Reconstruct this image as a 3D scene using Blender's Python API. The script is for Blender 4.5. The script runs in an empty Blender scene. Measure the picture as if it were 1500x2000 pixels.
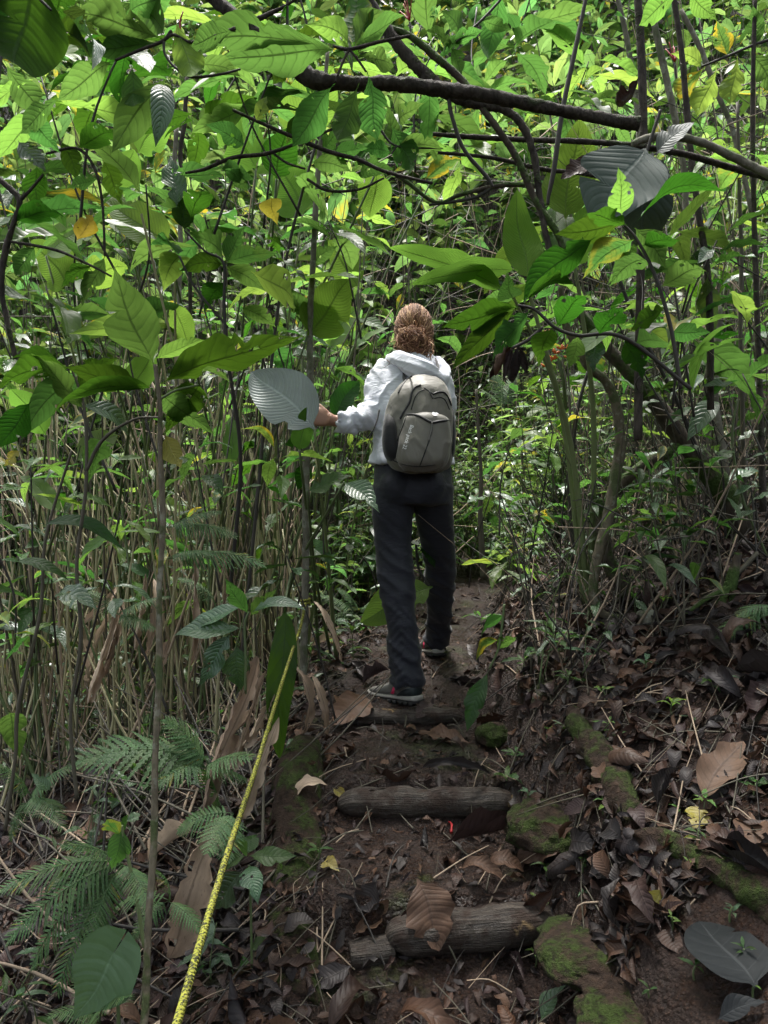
import bpy, math, random
import numpy as np
from mathutils import Vector, Matrix
from mathutils.bvhtree import BVHTree

R = math.radians
rnd = random.Random(7)
nrg = np.random.default_rng(11)
SC = bpy.context.scene
COL = SC.collection

# ------------------------------------------------------------------ camera
CAMZ = 1.42
FPX = 1502.0                      # focal length in photograph pixels
cam_d = bpy.data.cameras.new('camera')
cam_d.sensor_fit = 'VERTICAL'; cam_d.sensor_height = 36.0; cam_d.sensor_width = 27.0
cam_d.lens = 36.0 * FPX / 2000.0
cam_d.clip_start = 0.02; cam_d.clip_end = 500
cam = bpy.data.objects.new('camera', cam_d); COL.objects.link(cam)
cam.location = (0, 0, CAMZ); cam.rotation_euler = (R(90), 0, 0)
SC.camera = cam
SC.render.resolution_x = 768; SC.render.resolution_y = 1024

# ------------------------------------------------------------------ sky and sun (overcast, high, ahead of the camera)
SUN_EL, SUN_AZ = R(74), R(-20)     # azimuth measured from +Y towards +X
wd = bpy.data.worlds.new('World'); SC.world = wd; wd.use_nodes = True
wn = wd.node_tree; wn.nodes.clear()
w_out = wn.nodes.new('ShaderNodeOutputWorld'); w_bg = wn.nodes.new('ShaderNodeBackground')
w_sky = wn.nodes.new('ShaderNodeTexSky'); w_sky.sky_type = 'NISHITA'; w_sky.sun_disc = False
w_sky.sun_elevation = SUN_EL; w_sky.sun_rotation = SUN_AZ
w_sky.air_density = 1.0; w_sky.dust_density = 6.0; w_sky.ozone_density = 1.0
w_hsv = wn.nodes.new('ShaderNodeHueSaturation'); w_hsv.inputs['Saturation'].default_value = 0.50
wn.links.new(w_sky.outputs[0], w_hsv.inputs['Color']); wn.links.new(w_hsv.outputs[0], w_bg.inputs[0])
w_bg.inputs[1].default_value = 0.10
wn.links.new(w_bg.outputs[0], w_out.inputs[0])
sun_d = bpy.data.lights.new('sun', 'SUN'); sun_d.energy = 1.5; sun_d.angle = R(12); sun_d.color = (1, 0.975, 0.93)
sun = bpy.data.objects.new('sun', sun_d); COL.objects.link(sun)
sd = Vector((math.cos(SUN_EL) * math.sin(SUN_AZ), math.cos(SUN_EL) * math.cos(SUN_AZ), math.sin(SUN_EL)))
sun.rotation_euler = (-sd).to_track_quat('-Z', 'Y').to_euler(); sun.location = sd * 30
SC.view_settings.view_transform = 'Standard'; SC.view_settings.look = 'None'
SC.view_settings.gamma = 1.0; SC.view_settings.use_curve_mapping = False
SC.view_settings.exposure = 2.25
SC.render.engine = 'CYCLES'
cy = SC.cycles
cy.max_bounces = 7; cy.diffuse_bounces = 4; cy.glossy_bounces = 2; cy.transmission_bounces = 4; cy.transparent_max_bounces = 4
cy.caustics_reflective = False; cy.caustics_refractive = False
cy.use_denoising = True; cy.sample_clamp_indirect = 6.0
cy.use_adaptive_sampling = True; cy.adaptive_threshold = 0.015

# ------------------------------------------------------------------ helpers
def P(px, py, d):
    """point of the place seen at photograph pixel (px, py), d metres ahead"""
    return Vector(((px - 750) / FPX * d, d, CAMZ - (py - 1000) / FPX * d))
def PX(n, d): return n / FPX * d            # n photograph pixels in metres at distance d

def vn3(p, seed=0):
    p = np.asarray(p, dtype=np.float64); i = np.floor(p).astype(np.int64); f = p - i
    f = f * f * (3 - 2 * f)
    def h(ix, iy, iz):
        n = (ix * 374761393 + iy * 668265263 + iz * 1274126177 + seed * 974711) & 0x7fffffff
        n = ((n ^ (n >> 13)) * 1103515245 + 12345) & 0x7fffffff
        n = ((n ^ (n >> 15)) * 1664525 + 1013904223) & 0x7fffffff
        return n / 0x7fffffff * 2 - 1
    x, y, z = i[..., 0], i[..., 1], i[..., 2]; fx, fy, fz = f[..., 0], f[..., 1], f[..., 2]
    def l(a, b, t): return a + (b - a) * t
    return l(l(l(h(x, y, z), h(x+1, y, z), fx), l(h(x, y+1, z), h(x+1, y+1, z), fx), fy),
             l(l(h(x, y, z+1), h(x+1, y, z+1), fx), l(h(x, y+1, z+1), h(x+1, y+1, z+1), fx), fy), fz)
def fbm(p, oct=4, seed=0, gain=0.5):
    p = np.asarray(p, dtype=np.float64); a = 1.0; t = 0; o = np.zeros(p.shape[:-1])
    for k in range(oct):
        o += a * vn3(p, seed + k * 17); t += a; a *= gain; p = p * 2.03 + 3.7
    return o / t

class MB:
    """collects vertices / faces / uvs and links them as ONE mesh object"""
    def __init__(s): s.V = []; s.F = []; s.UV = []; s.MI = []; s.n = 0
    def add(s, V, F, UV=None, mi=0):
        V = np.asarray(V, dtype=np.float64).reshape(-1, 3); F = np.asarray(F, dtype=np.int64)
        s.V.append(V); s.F.append(F + s.n); s.n += len(V)
        s.UV.append(np.zeros((len(V), 2)) if UV is None else np.asarray(UV)); s.MI.append(np.full(len(F), mi))
    def mesh(s, name, mats=(), smooth=True):
        V = np.concatenate(s.V); F = np.concatenate(s.F); UV = np.concatenate(s.UV); MI = np.concatenate(s.MI)
        me = bpy.data.meshes.new(name)
        # triangles are stored as quads with a repeated last index
        tri = F[:, 2] == F[:, 3]
        cnt = np.where(tri, 3, 4); st = np.concatenate([[0], np.cumsum(cnt)[:-1]])
        mask = np.ones(F.shape, bool); mask[tri, 3] = False
        L = F[mask]
        me.vertices.add(len(V)); me.vertices.foreach_set('co', V.ravel())
        me.loops.add(len(L)); me.loops.foreach_set('vertex_index', L.astype(np.int32))
        me.polygons.add(len(F)); me.polygons.foreach_set('loop_start', st.astype(np.int32))
        me.polygons.foreach_set('loop_total', cnt.astype(np.int32))
        me.polygons.foreach_set('material_index', MI.astype(np.int32))
        me.polygons.foreach_set('use_smooth', np.full(len(F), smooth))
        uvl = me.uv_layers.new(name='UVMap'); uvl.data.foreach_set('uv', UV[L].ravel())
        for m in (mats if isinstance(mats, (list, tuple)) else [mats]): me.materials.append(m)
        me.update(calc_edges=True); return me
    def obj(s, name, mats, parent=None, smooth=True): return link(name, s.mesh(name, mats, smooth), parent)

def link(name, me, parent=None):
    o = bpy.data.objects.new(name, me); COL.objects.link(o)
    if parent is not None:
        o.parent = parent; o.matrix_parent_inverse = parent.matrix_basis.inverted()
    return o
def tag(o, label=None, cat=None, group=None, kind=None):
    if label: o['label'] = label
    if cat: o['category'] = cat
    if group: o['group'] = group
    if kind: o['kind'] = kind
    return o
def thing(name, loc, label, cat, group=None):
    o = bpy.data.objects.new(name, None); COL.objects.link(o); o.location = loc; o.empty_display_size = 0.05
    return tag(o, label, cat, group)

def smooth_path(pts, n=8):
    """Catmull-Rom through points (last column may be a radius)"""
    p = np.array([list(a) for a in pts], dtype=float)
    if len(p) < 3:
        t = np.linspace(0, 1, n + 1)[:, None]; return p[0] * (1 - t) + p[-1] * t
    q = np.vstack([2 * p[0] - p[1], p, 2 * p[-1] - p[-2]]); out = []
    for i in range(1, len(q) - 2):
        t = np.linspace(0, 1, n, endpoint=False)[:, None]
        a, b, c, d = q[i-1], q[i], q[i+1], q[i+2]
        out.append(0.5 * (2 * b + (c - a) * t + (2*a - 5*b + 4*c - d) * t**2 + (3*b - a - 3*c + d) * t**3))
    out.append(p[-1:]); return np.vstack(out)

def frames(C):
    T = np.gradient(C, axis=0); T /= np.linalg.norm(T, axis=1)[:, None] + 1e-12
    ref = np.array([0, 0, 1.0]) if abs(T[0][2]) < 0.9 else np.array([0, 1.0, 0])
    N = np.zeros_like(C); n = np.cross(T[0], np.cross(ref, T[0])); n /= np.linalg.norm(n)
    for i in range(len(C)):
        n = n - T[i] * np.dot(n, T[i]); n /= np.linalg.norm(n) + 1e-12; N[i] = n
    return T, N, np.cross(T, N)

def tube(C, r, sides=6, rough=0.0, seed=0, flat=1.0, cap=True, fs=9.0):
    C = np.asarray(C, float); r = np.broadcast_to(np.asarray(r, float), (len(C),))
    T, N, B = frames(C); a = np.linspace(0, 2 * np.pi, sides, endpoint=False)
    ring = np.cos(a)[None, :, None] * N[:, None, :] * flat + np.sin(a)[None, :, None] * B[:, None, :]
    V = C[:, None, :] + ring * r[:, None, None]
    if rough:
        k = fs / max(float(r.mean()), 1e-4) * 0.12
        q = V * k; nz = fbm(q, 3, seed)
        V = C[:, None, :] + ring * (r[:, None] * (1 + rough * nz))[:, :, None]
    n, m = len(C), sides
    i = np.arange(n - 1)[:, None] * m + np.arange(m)[None, :]; j = np.arange(n - 1)[:, None] * m + (np.arange(m)[None, :] + 1) % m
    F = np.stack([i, j, j + m, i + m], -1).reshape(-1, 4)
    L = np.concatenate([[0], np.cumsum(np.linalg.norm(np.diff(C, axis=0), axis=1))])
    UV = np.stack([np.broadcast_to(a / (2 * np.pi), (n, m)), np.broadcast_to(L[:, None], (n, m))], -1).reshape(-1, 2)
    V = V.reshape(-1, 3)
    if cap:
        V = np.vstack([V, C[:1], C[-1:]]); UV = np.vstack([UV, [[.5, 0]], [[.5, L[-1]]]])
        k = np.arange(m); k2 = (k + 1) % m; c0, c1 = n * m, n * m + 1
        F = np.vstack([F, np.stack([k2, k, np.full(m, c0), np.full(m, c0)], -1),
                       np.stack([(n-1)*m + k, (n-1)*m + k2, np.full(m, c1), np.full(m, c1)], -1)])
    return V, F, UV

# ------------------------------------------------------------------ material helpers
class NT:
    def __init__(s, name):
        s.m = bpy.data.materials.new(name); s.m.use_nodes = True; s.t = s.m.node_tree; s.t.nodes.clear()
        s.out = s.t.nodes.new('ShaderNodeOutputMaterial')
    def n(s, typ, props=None, **ins):
        nd = s.t.nodes.new(typ)
        for k, v in (props or {}).items(): setattr(nd, k, v)
        for k, v in ins.items():
            key = int(k[1:]) if k[0] == 'i' and k[1:].isdigit() else k.replace('_', ' ')
            if isinstance(v, bpy.types.NodeSocket): s.t.links.new(v, nd.inputs[key])
            else: nd.inputs[key].default_value = v
        return nd
    def math(s, op, a, b=0.0, c=0.0, clamp=False):
        return s.n('ShaderNodeMath', {'operation': op, 'use_clamp': clamp}, i0=a, i1=b, i2=c).outputs[0]
    def mr(s, v, a, b, c=0.0, d=1.0, smooth=True):
        return s.n('ShaderNodeMapRange', {'interpolation_type': 'SMOOTHSTEP' if smooth else 'LINEAR'}, i0=v, i1=a, i2=b, i3=c, i4=d).outputs[0]
    def mix(s, f, a, b, mode='MIX'):
        nd = s.t.nodes.new('ShaderNodeMix'); nd.data_type = 'RGBA'; nd.blend_type = mode
        for sk, v in ((nd.inputs[0], f), (nd.inputs[6], a), (nd.inputs[7], b)):
            if isinstance(v, bpy.types.NodeSocket): s.t.links.new(v, sk)
            else: sk.default_value = v if not isinstance(v, tuple) or len(v) == 4 else (*v, 1)
        return nd.outputs[2]
    def noise(s, vec, scale, detail=3.0, rough=0.55, w=None, dist=0.0):
        nd = s.t.nodes.new('ShaderNodeTexNoise'); nd.noise_dimensions = '4D' if w is not None else '3D'
        s.t.links.new(vec, nd.inputs['Vector']); nd.inputs['Scale'].default_value = scale
        nd.inputs['Detail'].default_value = detail; nd.inputs['Roughness'].default_value = rough
        nd.inputs['Distortion'].default_value = dist
        if w is not None: s.t.links.new(w, nd.inputs['W'])
        return nd.outputs[0]
    def ramp(s, f, stops):
        nd = s.t.nodes.new('ShaderNodeValToRGB'); s.t.links.new(f, nd.inputs[0]); e = nd.color_ramp.elements
        while len(e) < len(stops): e.new(0.5)
        for el, (p, c) in zip(e, stops): el.position = p; el.color = (*c, 1)
        return nd.outputs[0]
    def bump(s, h, strength=0.5, dist=0.01):
        return s.n('ShaderNodeBump', Strength=strength, Distance=dist, Height=h).outputs[0]
    def pr(s, col, rough, normal=None, spec=0.5, **kw):
        nd = s.t.nodes.new('ShaderNodeBsdfPrincipled')
        for k, v in (('Base Color', col), ('Roughness', rough), ('Specular IOR Level', spec)):
            if isinstance(v, bpy.types.NodeSocket): s.t.links.new(v, nd.inputs[k])
            else: nd.inputs[k].default_value = (*v, 1) if isinstance(v, tuple) else v
        if normal is not None: s.t.links.new(normal, nd.inputs['Normal'])
        for k, v in kw.items(): nd.inputs[k.replace('_', ' ')].default_value = v
        return nd.outputs[0]
    def done(s, sh):
        s.t.links.new(sh, s.out.inputs[0]); return s.m

def hsv(t, col, h, sat, val):
    nd = t.t.nodes.new('ShaderNodeHueSaturation')
    for k, v in (('Hue', h), ('Saturation', sat), ('Value', val), ('Color', col)):
        if isinstance(v, bpy.types.NodeSocket): t.t.links.new(v, nd.inputs[k])
        else: nd.inputs[k].default_value = (*v, 1) if isinstance(v, tuple) and len(v) == 3 else v
    return nd.outputs[0]

def leaf_mat(name, base, trans, nveins=11, k=0.16, rough=0.42, spec=0.45, tmix=0.45, yellow=0.15, vein_w=0.84, hue_var=0.022, val_var=0.5, dirt=0.35, simple=False, bstr=0.38):
    t = NT(name)
    uv = t.n('ShaderNodeUVMap').outputs[0]; sp = t.n('ShaderNodeSeparateXYZ', i0=uv)
    u, v = sp.outputs[0], sp.outputs[1]
    s = t.math('ABSOLUTE', t.math('MULTIPLY_ADD', u, 2.0, -1.0))
    oi = t.n('ShaderNodeObjectInfo'); ge = t.n('ShaderNodeNewGeometry')
    r = t.math('FRACT', t.math('ADD', oi.outputs['Random'], ge.outputs['Random Per Island']))
    r2 = t.math('FRACT', t.math('MULTIPLY', r, 17.31)); r3 = t.math('FRACT', t.math('MULTIPLY', r, 91.7))
    wv = t.math('MULTIPLY', r, 60.0)
    wob = t.math('MULTIPLY_ADD', t.noise(uv, 5.0, 1.0, 0.5, w=wv), 0.03, -0.015) if not simple else 0.0
    ph = t.math('MULTIPLY', t.math('ADD', t.math('MULTIPLY_ADD', t.math('POWER', s, 1.35), -k, v), wob), t.math('MULTIPLY_ADD', r2, 0.5 * nveins, 0.75 * nveins))
    tri = t.math('MULTIPLY', t.math('ABSOLUTE', t.math('SUBTRACT', t.math('FRACT', ph), 0.5)), 2.0)
    vein = t.math('MULTIPLY', t.mr(tri, vein_w, 1.0), t.math('MULTIPLY_ADD', s, -0.55, 0.85))
    mid = t.math('SUBTRACT', 1.0, t.mr(s, 0.015, 0.075))
    vm = t.math('MAXIMUM', vein, mid)
    mott = t.noise(uv, 3.5, 1.0 if simple else 4.0, 0.6, w=wv)
    fine = mott if simple else t.noise(uv, 26.0, 3.0, 0.6, w=wv)
    hue = t.math('MULTIPLY_ADD', t.math('SUBTRACT', r2, 0.5), hue_var * 2, 0.5)
    val = t.math('MULTIPLY_ADD', r3, val_var, 1.0 - val_var * 0.5)
    val = t.math('MULTIPLY', val, t.math('MULTIPLY_ADD', mott, 0.5, 0.75))
    # yellowing, brown spots
    ym = t.math('MULTIPLY', t.mr(t.math('ADD', (mott if simple else t.noise(uv, 2.2, 3.0, 0.6, w=wv)), t.math('MULTIPLY', s, 0.12)), 0.50, 0.70), t.mr(r, 1.0 - yellow * 1.6, 1.0 - yellow * 0.5))
    br = 0.0 if simple else t.math('MULTIPLY', t.mr(t.noise(uv, 7.0, 4.0, 0.7, w=t.math('ADD', wv, 7.3)), 0.66, 0.72), t.math('MULTIPLY_ADD', ym, 0.6, dirt))
    def tint(c, vc, yc):
        cc = hsv(t, t.mix(t.math('MULTIPLY', vm, 1.0), c, vc), hue, 1.0, val)
        cc = t.mix(ym, cc, yc)
        return t.mix(br, cc, (0.045, 0.025, 0.010))
    top = tint(base, tuple(min(1, c * 1.35 + 0.012) for c in base), (0.26, 0.22, 0.02))
    tr = tint(trans, tuple(c * 0.33 for c in trans), (0.50, 0.38, 0.03))
    hgt = t.math('ADD', t.math('MULTIPLY', t.mr(tri, 0.35, 1.0), -0.6), t.math('ADD', t.math('MULTIPLY', mid, -0.8), t.math('MULTIPLY', fine, 0.25)))
    bmp = t.bump(hgt, bstr, 0.004) if not simple else None
    rg = t.math('MULTIPLY_ADD', fine, 0.25, rough - 0.10)
    bk = ge.outputs['Backfacing']      # the underside of a leaf is matt
    rg = t.math('MULTIPLY_ADD', bk, 0.30, rg); spc = t.math('MULTIPLY_ADD', bk, -0.75 * spec, spec)
    pr = t.pr(top, rg, bmp, spc)
    tl = t.n('ShaderNodeBsdfTranslucent', Color=tr, **({} if simple else {'Normal': bmp})).outputs[0]
    return t.done(t.n('ShaderNodeMixShader', i0=tmix, i1=pr, i2=tl).outputs[0])

def dead_mat(name, stops, nveins=12, k=0.14, rough=0.5, spec=0.22, tmix=0.10):
    t = NT(name)
    uv = t.n('ShaderNodeUVMap').outputs[0]; sp = t.n('ShaderNodeSeparateXYZ', i0=uv); u, v = sp.outputs[0], sp.outputs[1]
    s = t.math('ABSOLUTE', t.math('MULTIPLY_ADD', u, 2.0, -1.0))
    oi = t.n('ShaderNodeObjectInfo'); ge = t.n('ShaderNodeNewGeometry')
    r = t.math('FRACT', t.math('ADD', oi.outputs['Random'], ge.outputs['Random Per Island'])); wv = t.math('MULTIPLY', r, 60.0)
    ph = t.math('MULTIPLY', t.math('MULTIPLY_ADD', t.math('POWER', s, 1.3), -k, v), float(nveins))
    tri = t.math('MULTIPLY', t.math('ABSOLUTE', t.math('SUBTRACT', t.math('FRACT', ph), 0.5)), 2.0)
    vein = t.math('MULTIPLY', t.mr(tri, 0.80, 1.0), 0.6); mid = t.math('SUBTRACT', 1.0, t.mr(s, 0.015, 0.08))
    vm = t.math('MAXIMUM', vein, mid)
    n1 = t.noise(uv, 3.0, 5.0, 0.65, w=wv); n2 = t.noise(uv, 30.0, 3.0, 0.6, w=wv)
    col = t.ramp(r, stops)
    col = hsv(t, col, 0.5, 1.0, t.math('MULTIPLY_ADD', n1, 1.5, 0.25))
    col = t.mix(t.math('MULTIPLY', vm, 0.45), col, (0.022, 0.014, 0.010))
    col = t.mix(t.math('MULTIPLY', t.mr(n2, 0.55, 0.75), 0.4), col, (0.02, 0.014, 0.010))
    hgt = t.math('ADD', t.math('MULTIPLY', t.mr(tri, 0.3, 1.0), -0.7), t.math('ADD', t.math('MULTIPLY', mid, 0.5), t.math('MULTIPLY', n2, 0.4)))
    bmp = t.bump(hgt, 0.35, 0.003)
    rg = t.math('MULTIPLY_ADD', n1, 0.5, rough - 0.25)
    pr = t.pr(col, rg, bmp, spec)
    tl = t.n('ShaderNodeBsdfTranslucent', Color=col).outputs[0]
    return t.done(t.n('ShaderNodeMixShader', i0=tmix, i1=pr, i2=tl).outputs[0])

def bark_mat(name, c0, c1, moss=0.5, scale=40.0, mossc=(0.035, 0.062, 0.012), rough=0.85, bstr=0.8, lichen=0.0, bd=0.01):
    t = NT(name); ge = t.n('ShaderNodeNewGeometry'); pos = ge.outputs['Position']
    st = t.n('ShaderNodeMapping', i0=pos, Scale=(1, 1, 0.35)).outputs[0]
    n1 = t.noise(st, scale, 5.0, 0.65); n2 = t.noise(pos, scale * 0.22, 4.0, 0.6); n3 = t.noise(pos, scale * 3.0, 3.0, 0.6)
    col = t.mix(t.mr(n1, 0.35, 0.65), c0, c1)
    if lichen: col = t.mix(t.math('MULTIPLY', t.mr(t.noise(pos, scale * 0.6, 4.0, 0.6), 0.55, 0.62), lichen), col, (0.24, 0.25, 0.20))
    nz = t.n('ShaderNodeSeparateXYZ', i0=ge.outputs['Normal']).outputs[2]
    mm = t.mr(t.math('ADD', n2, t.math('MULTIPLY', nz, 0.10)), 0.62 - 0.22 * moss, 0.72 - 0.22 * moss)
    mc = hsv(t, mossc, 0.5, 1.0, t.math('MULTIPLY_ADD', n3, 1.6, 0.2))
    col = t.mix(t.math('MULTIPLY', mm, min(1, moss * 1.6)), col, mc)
    h = t.math('ADD', n1, t.math('MULTIPLY', t.math('MULTIPLY', n3, mm), 0.8))
    return t.done(t.pr(col, rough, t.bump(h, bstr, bd), 0.3))

def plain_mat(name, col, rough=0.7, nscale=60.0, var=0.4, bstr=0.3, bd=0.003, spec=0.4, obj=False, sheen=0.0):
    t = NT(name); pos = t.n('ShaderNodeTexCoord').outputs['Object'] if obj else t.n('ShaderNodeNewGeometry').outputs['Position']
    n1 = t.noise(pos, nscale, 4.0, 0.6); n0 = t.noise(pos, nscale * 0.13, 3.0, 0.6)
    oi = t.n('ShaderNodeObjectInfo').outputs['Random']
    val = t.math('MULTIPLY', t.math('MULTIPLY_ADD', n0, var * 2, 1 - var), t.math('MULTIPLY_ADD', oi, var, 1 - var * 0.5))
    return t.done(t.pr(hsv(t, (*col, 1), 0.5, 1.0, val), t.math('MULTIPLY_ADD', n1, 0.2, rough - 0.1), t.bump(n1, bstr, bd), spec, Sheen_Weight=sheen))

# greens
M = {}
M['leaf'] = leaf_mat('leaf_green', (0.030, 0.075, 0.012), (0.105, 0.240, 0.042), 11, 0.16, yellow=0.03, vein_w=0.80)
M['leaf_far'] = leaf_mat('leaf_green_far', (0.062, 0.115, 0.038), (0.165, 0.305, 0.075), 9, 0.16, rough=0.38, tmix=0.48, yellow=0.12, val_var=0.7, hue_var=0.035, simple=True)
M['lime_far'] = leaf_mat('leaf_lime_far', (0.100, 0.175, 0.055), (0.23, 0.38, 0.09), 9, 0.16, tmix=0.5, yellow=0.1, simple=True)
M['gloss_far'] = leaf_mat('leaf_glossy_far', (0.055, 0.105, 0.045), (0.10, 0.20, 0.03), 12, 0.18, rough=0.30, spec=0.75, tmix=0.22, yellow=0.02, simple=True)
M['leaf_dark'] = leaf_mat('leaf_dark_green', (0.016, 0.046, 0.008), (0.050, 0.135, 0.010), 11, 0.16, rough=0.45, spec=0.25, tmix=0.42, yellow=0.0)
M['leaf_gloss'] = leaf_mat('leaf_glossy', (0.045, 0.095, 0.040), (0.07, 0.15, 0.02), 12, 0.18, bstr=0.6, rough=0.28, spec=0.75, tmix=0.22, yellow=0.02)
M['leaf_lime'] = leaf_mat('leaf_lime', (0.085, 0.165, 0.028), (0.23, 0.40, 0.06), 9, 0.16, tmix=0.5, yellow=0.05)
M['leaf_yellow'] = leaf_mat('leaf_yellow', (0.24, 0.205, 0.06), (0.5, 0.42, 0.05), 9, 0.16, tmix=0.35, yellow=0.6, dirt=0.5)
M['paddle'] = leaf_mat('leaf_paddle', (0.055, 0.110, 0.014), (0.185, 0.35, 0.045), 26, 0.24, hue_var=0.015, rough=0.48, spec=0.3, vein_w=0.72, yellow=0.02, dirt=0.15)
M['wilted'] = leaf_mat('leaf_wilted', (0.040, 0.058, 0.046), (0.03, 0.05, 0.02), 9, 0.26, rough=0.55, spec=0.3, vein_w=0.80, tmix=0.12, yellow=0.0, dirt=0.5, bstr=0.5)
M['paddle_grey'] = leaf_mat('leaf_paddle_grey', (0.27, 0.31, 0.29), (0.06, 0.10, 0.04), 22, 0.26, rough=0.36, spec=0.6, bstr=0.5, val_var=0.1, vein_w=0.84, tmix=0.15, yellow=0.0, dirt=0.2)  # pale base colour paints in the white sheen of the sky
M['arum'] = leaf_mat('leaf_arum', (0.085, 0.15, 0.075), (0.08, 0.16, 0.03), 8, 0.2, rough=0.5, spec=0.4, tmix=0.2, yellow=0, dirt=0.05)
M['slate'] = leaf_mat('leaf_slate', (0.013, 0.015, 0.016), (0.01, 0.012, 0.008), 7, 0.2, rough=0.6, spec=0.12, bstr=0.3, val_var=0.1, tmix=0.1, yellow=0, vein_w=0.9, dirt=0.3)
M['fern'] = leaf_mat('fern_green', (0.055, 0.115, 0.035), (0.10, 0.20, 0.03), 5, 0.1, rough=0.5, tmix=0.35, yellow=0.03, val_var=0.4, dirt=0.1)
# dead
M['dead'] = dead_mat('dead_leaf_brown', [(0.0, (0.020, 0.011, 0.008)), (0.35, (0.038, 0.019, 0.012)), (0.65, (0.030, 0.020, 0.021)), (0.85, (0.068, 0.034, 0.019)), (1.0, (0.044, 0.027, 0.020))], rough=0.48)
M['dead_tan'] = dead_mat('dead_leaf_tan', [(0.0, (0.090, 0.050, 0.030)), (0.5, (0.060, 0.033, 0.021)), (1.0, (0.105, 0.064, 0.041))], rough=0.6)
M['dead_dark'] = dead_mat('dead_leaf_black', [(0.0, (0.018, 0.016, 0.016)), (0.5, (0.032, 0.026, 0.024)), (1.0, (0.022, 0.018, 0.019))], rough=0.45, spec=0.2)
M['sheath'] = dead_mat('dry_sheath', [(0.0, (0.42, 0.33, 0.245)), (0.4, (0.30, 0.22, 0.16)), (0.75, (0.48, 0.39, 0.29)), (1.0, (0.36, 0.27, 0.20))], nveins=1, k=0.0, rough=0.7, tmix=0.15)
# woods
M['branch'] = bark_mat('branch_bark', (0.020, 0.016, 0.013), (0.055, 0.045, 0.036), moss=0.30, scale=60, bstr=1.0, bd=0.012)
M['pale_bark'] = bark_mat('pale_bark', (0.085, 0.078, 0.058), (0.16, 0.15, 0.115), moss=0.35, scale=40, lichen=0.5, bd=0.004)
M['liana'] = bark_mat('liana_bark', (0.075, 0.062, 0.042), (0.135, 0.115, 0.078), moss=0.45, scale=55, lichen=0.4, bd=0.004)
M['moss_bark'] = bark_mat('mossy_bark', (0.034, 0.026, 0.020), (0.075, 0.058, 0.042), moss=0.75, scale=30, bd=0.012)
M['step_wood'] = bark_mat('wet_step_wood', (0.014, 0.011, 0.009), (0.042, 0.034, 0.027), moss=0.25, scale=24, rough=0.6, bd=0.010, mossc=(0.03, 0.035, 0.014))
def step_wood():
    t = NT('wet_step_wood'); uv = t.n('ShaderNodeUVMap').outputs[0]; pos = t.n('ShaderNodeNewGeometry').outputs['Position']
    fb = t.noise(t.n('ShaderNodeMapping', i0=uv, Scale=(34, 7, 1)).outputs[0], 1.0, 5.0, 0.65, dist=0.5); n1 = t.noise(pos, 16.0, 5.0, 0.65); n2 = t.noise(pos, 70.0, 4.0, 0.7)
    c = t.ramp(fb, [(0.30, (0.010, 0.008, 0.007)), (0.48, (0.036, 0.028, 0.022)), (0.60, (0.062, 0.050, 0.040)), (0.75, (0.085, 0.070, 0.056))])
    c = t.mix(t.math('MULTIPLY', t.mr(n1, 0.47, 0.60), 0.9), c, t.mix(n2, (0.012, 0.007, 0.005), (0.042, 0.024, 0.016)))
    c = t.mix(t.math('MULTIPLY', t.mr(t.noise(pos, 8.0, 4.0, 0.6), 0.62, 0.68), t.mr(n2, 0.42, 0.55)), c, (0.20, 0.135, 0.065))
    h = t.math('ADD', t.math('MULTIPLY', fb, 0.8), t.math('MULTIPLY', n2, 0.6))
    return t.done(t.pr(c, t.mr(n1, 0.4, 0.6, 0.42, 0.8), t.bump(h, 1.0, 0.012), 0.3))
M['step_wood'] = step_wood()
M['moss_log'] = bark_mat('mossy_log', (0.026, 0.021, 0.016), (0.055, 0.043, 0.032), moss=0.62, scale=26, mossc=(0.034, 0.056, 0.010), bd=0.016)
M['stem'] = plain_mat('green_stem', (0.075, 0.105, 0.040), 0.5, 50, 0.35)
M['stem_brown'] = plain_mat('brown_stem', (0.070, 0.062, 0.042), 0.7, 60, 0.4)
M['stem_dark'] = plain_mat('dark_stem', (0.030, 0.026, 0.022), 0.7, 60, 0.4)
M['cane'] = plain_mat('pale_cane', (0.30, 0.275, 0.16), 0.55, 50, 0.35)
M['stem_dry'] = plain_mat('dry_stem', (0.27, 0.205, 0.145), 0.8, 60, 0.5)
M['stem_pale'] = plain_mat('pale_green_stem', (0.16, 0.20, 0.085), 0.45, 50, 0.3)

def earth_moss():
    t = NT('mossy_earth'); pos = t.n('ShaderNodeNewGeometry').outputs['Position']
    n2 = t.noise(pos, 55.0, 5.0, 0.7); n1 = t.noise(pos, 14.0, 5.0, 0.65); n3 = t.noise(pos, 160.0, 3.0, 0.7)
    c = t.ramp(n2, [(0.30, (0.012, 0.0075, 0.0055)), (0.52, (0.028, 0.017, 0.011)), (0.75, (0.055, 0.034, 0.022))])
    mm = t.math('MULTIPLY', t.mr(n1, 0.44, 0.60), t.mr(n2, 0.30, 0.52)); mc = hsv(t, (0.042, 0.070, 0.012), 0.5, 1.0, t.math('MULTIPLY_ADD', n3, 1.8, 0.1))
    c = t.mix(t.math('MULTIPLY', mm, 0.85), c, mc); h = t.math('ADD', n2, t.math('MULTIPLY', n3, t.math('MULTIPLY_ADD', mm, 0.9, 0.3)))
    return t.done(t.pr(c, 0.85, t.bump(h, 1.0, 0.015), 0.2))
M['earth_moss'] = earth_moss()
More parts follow.
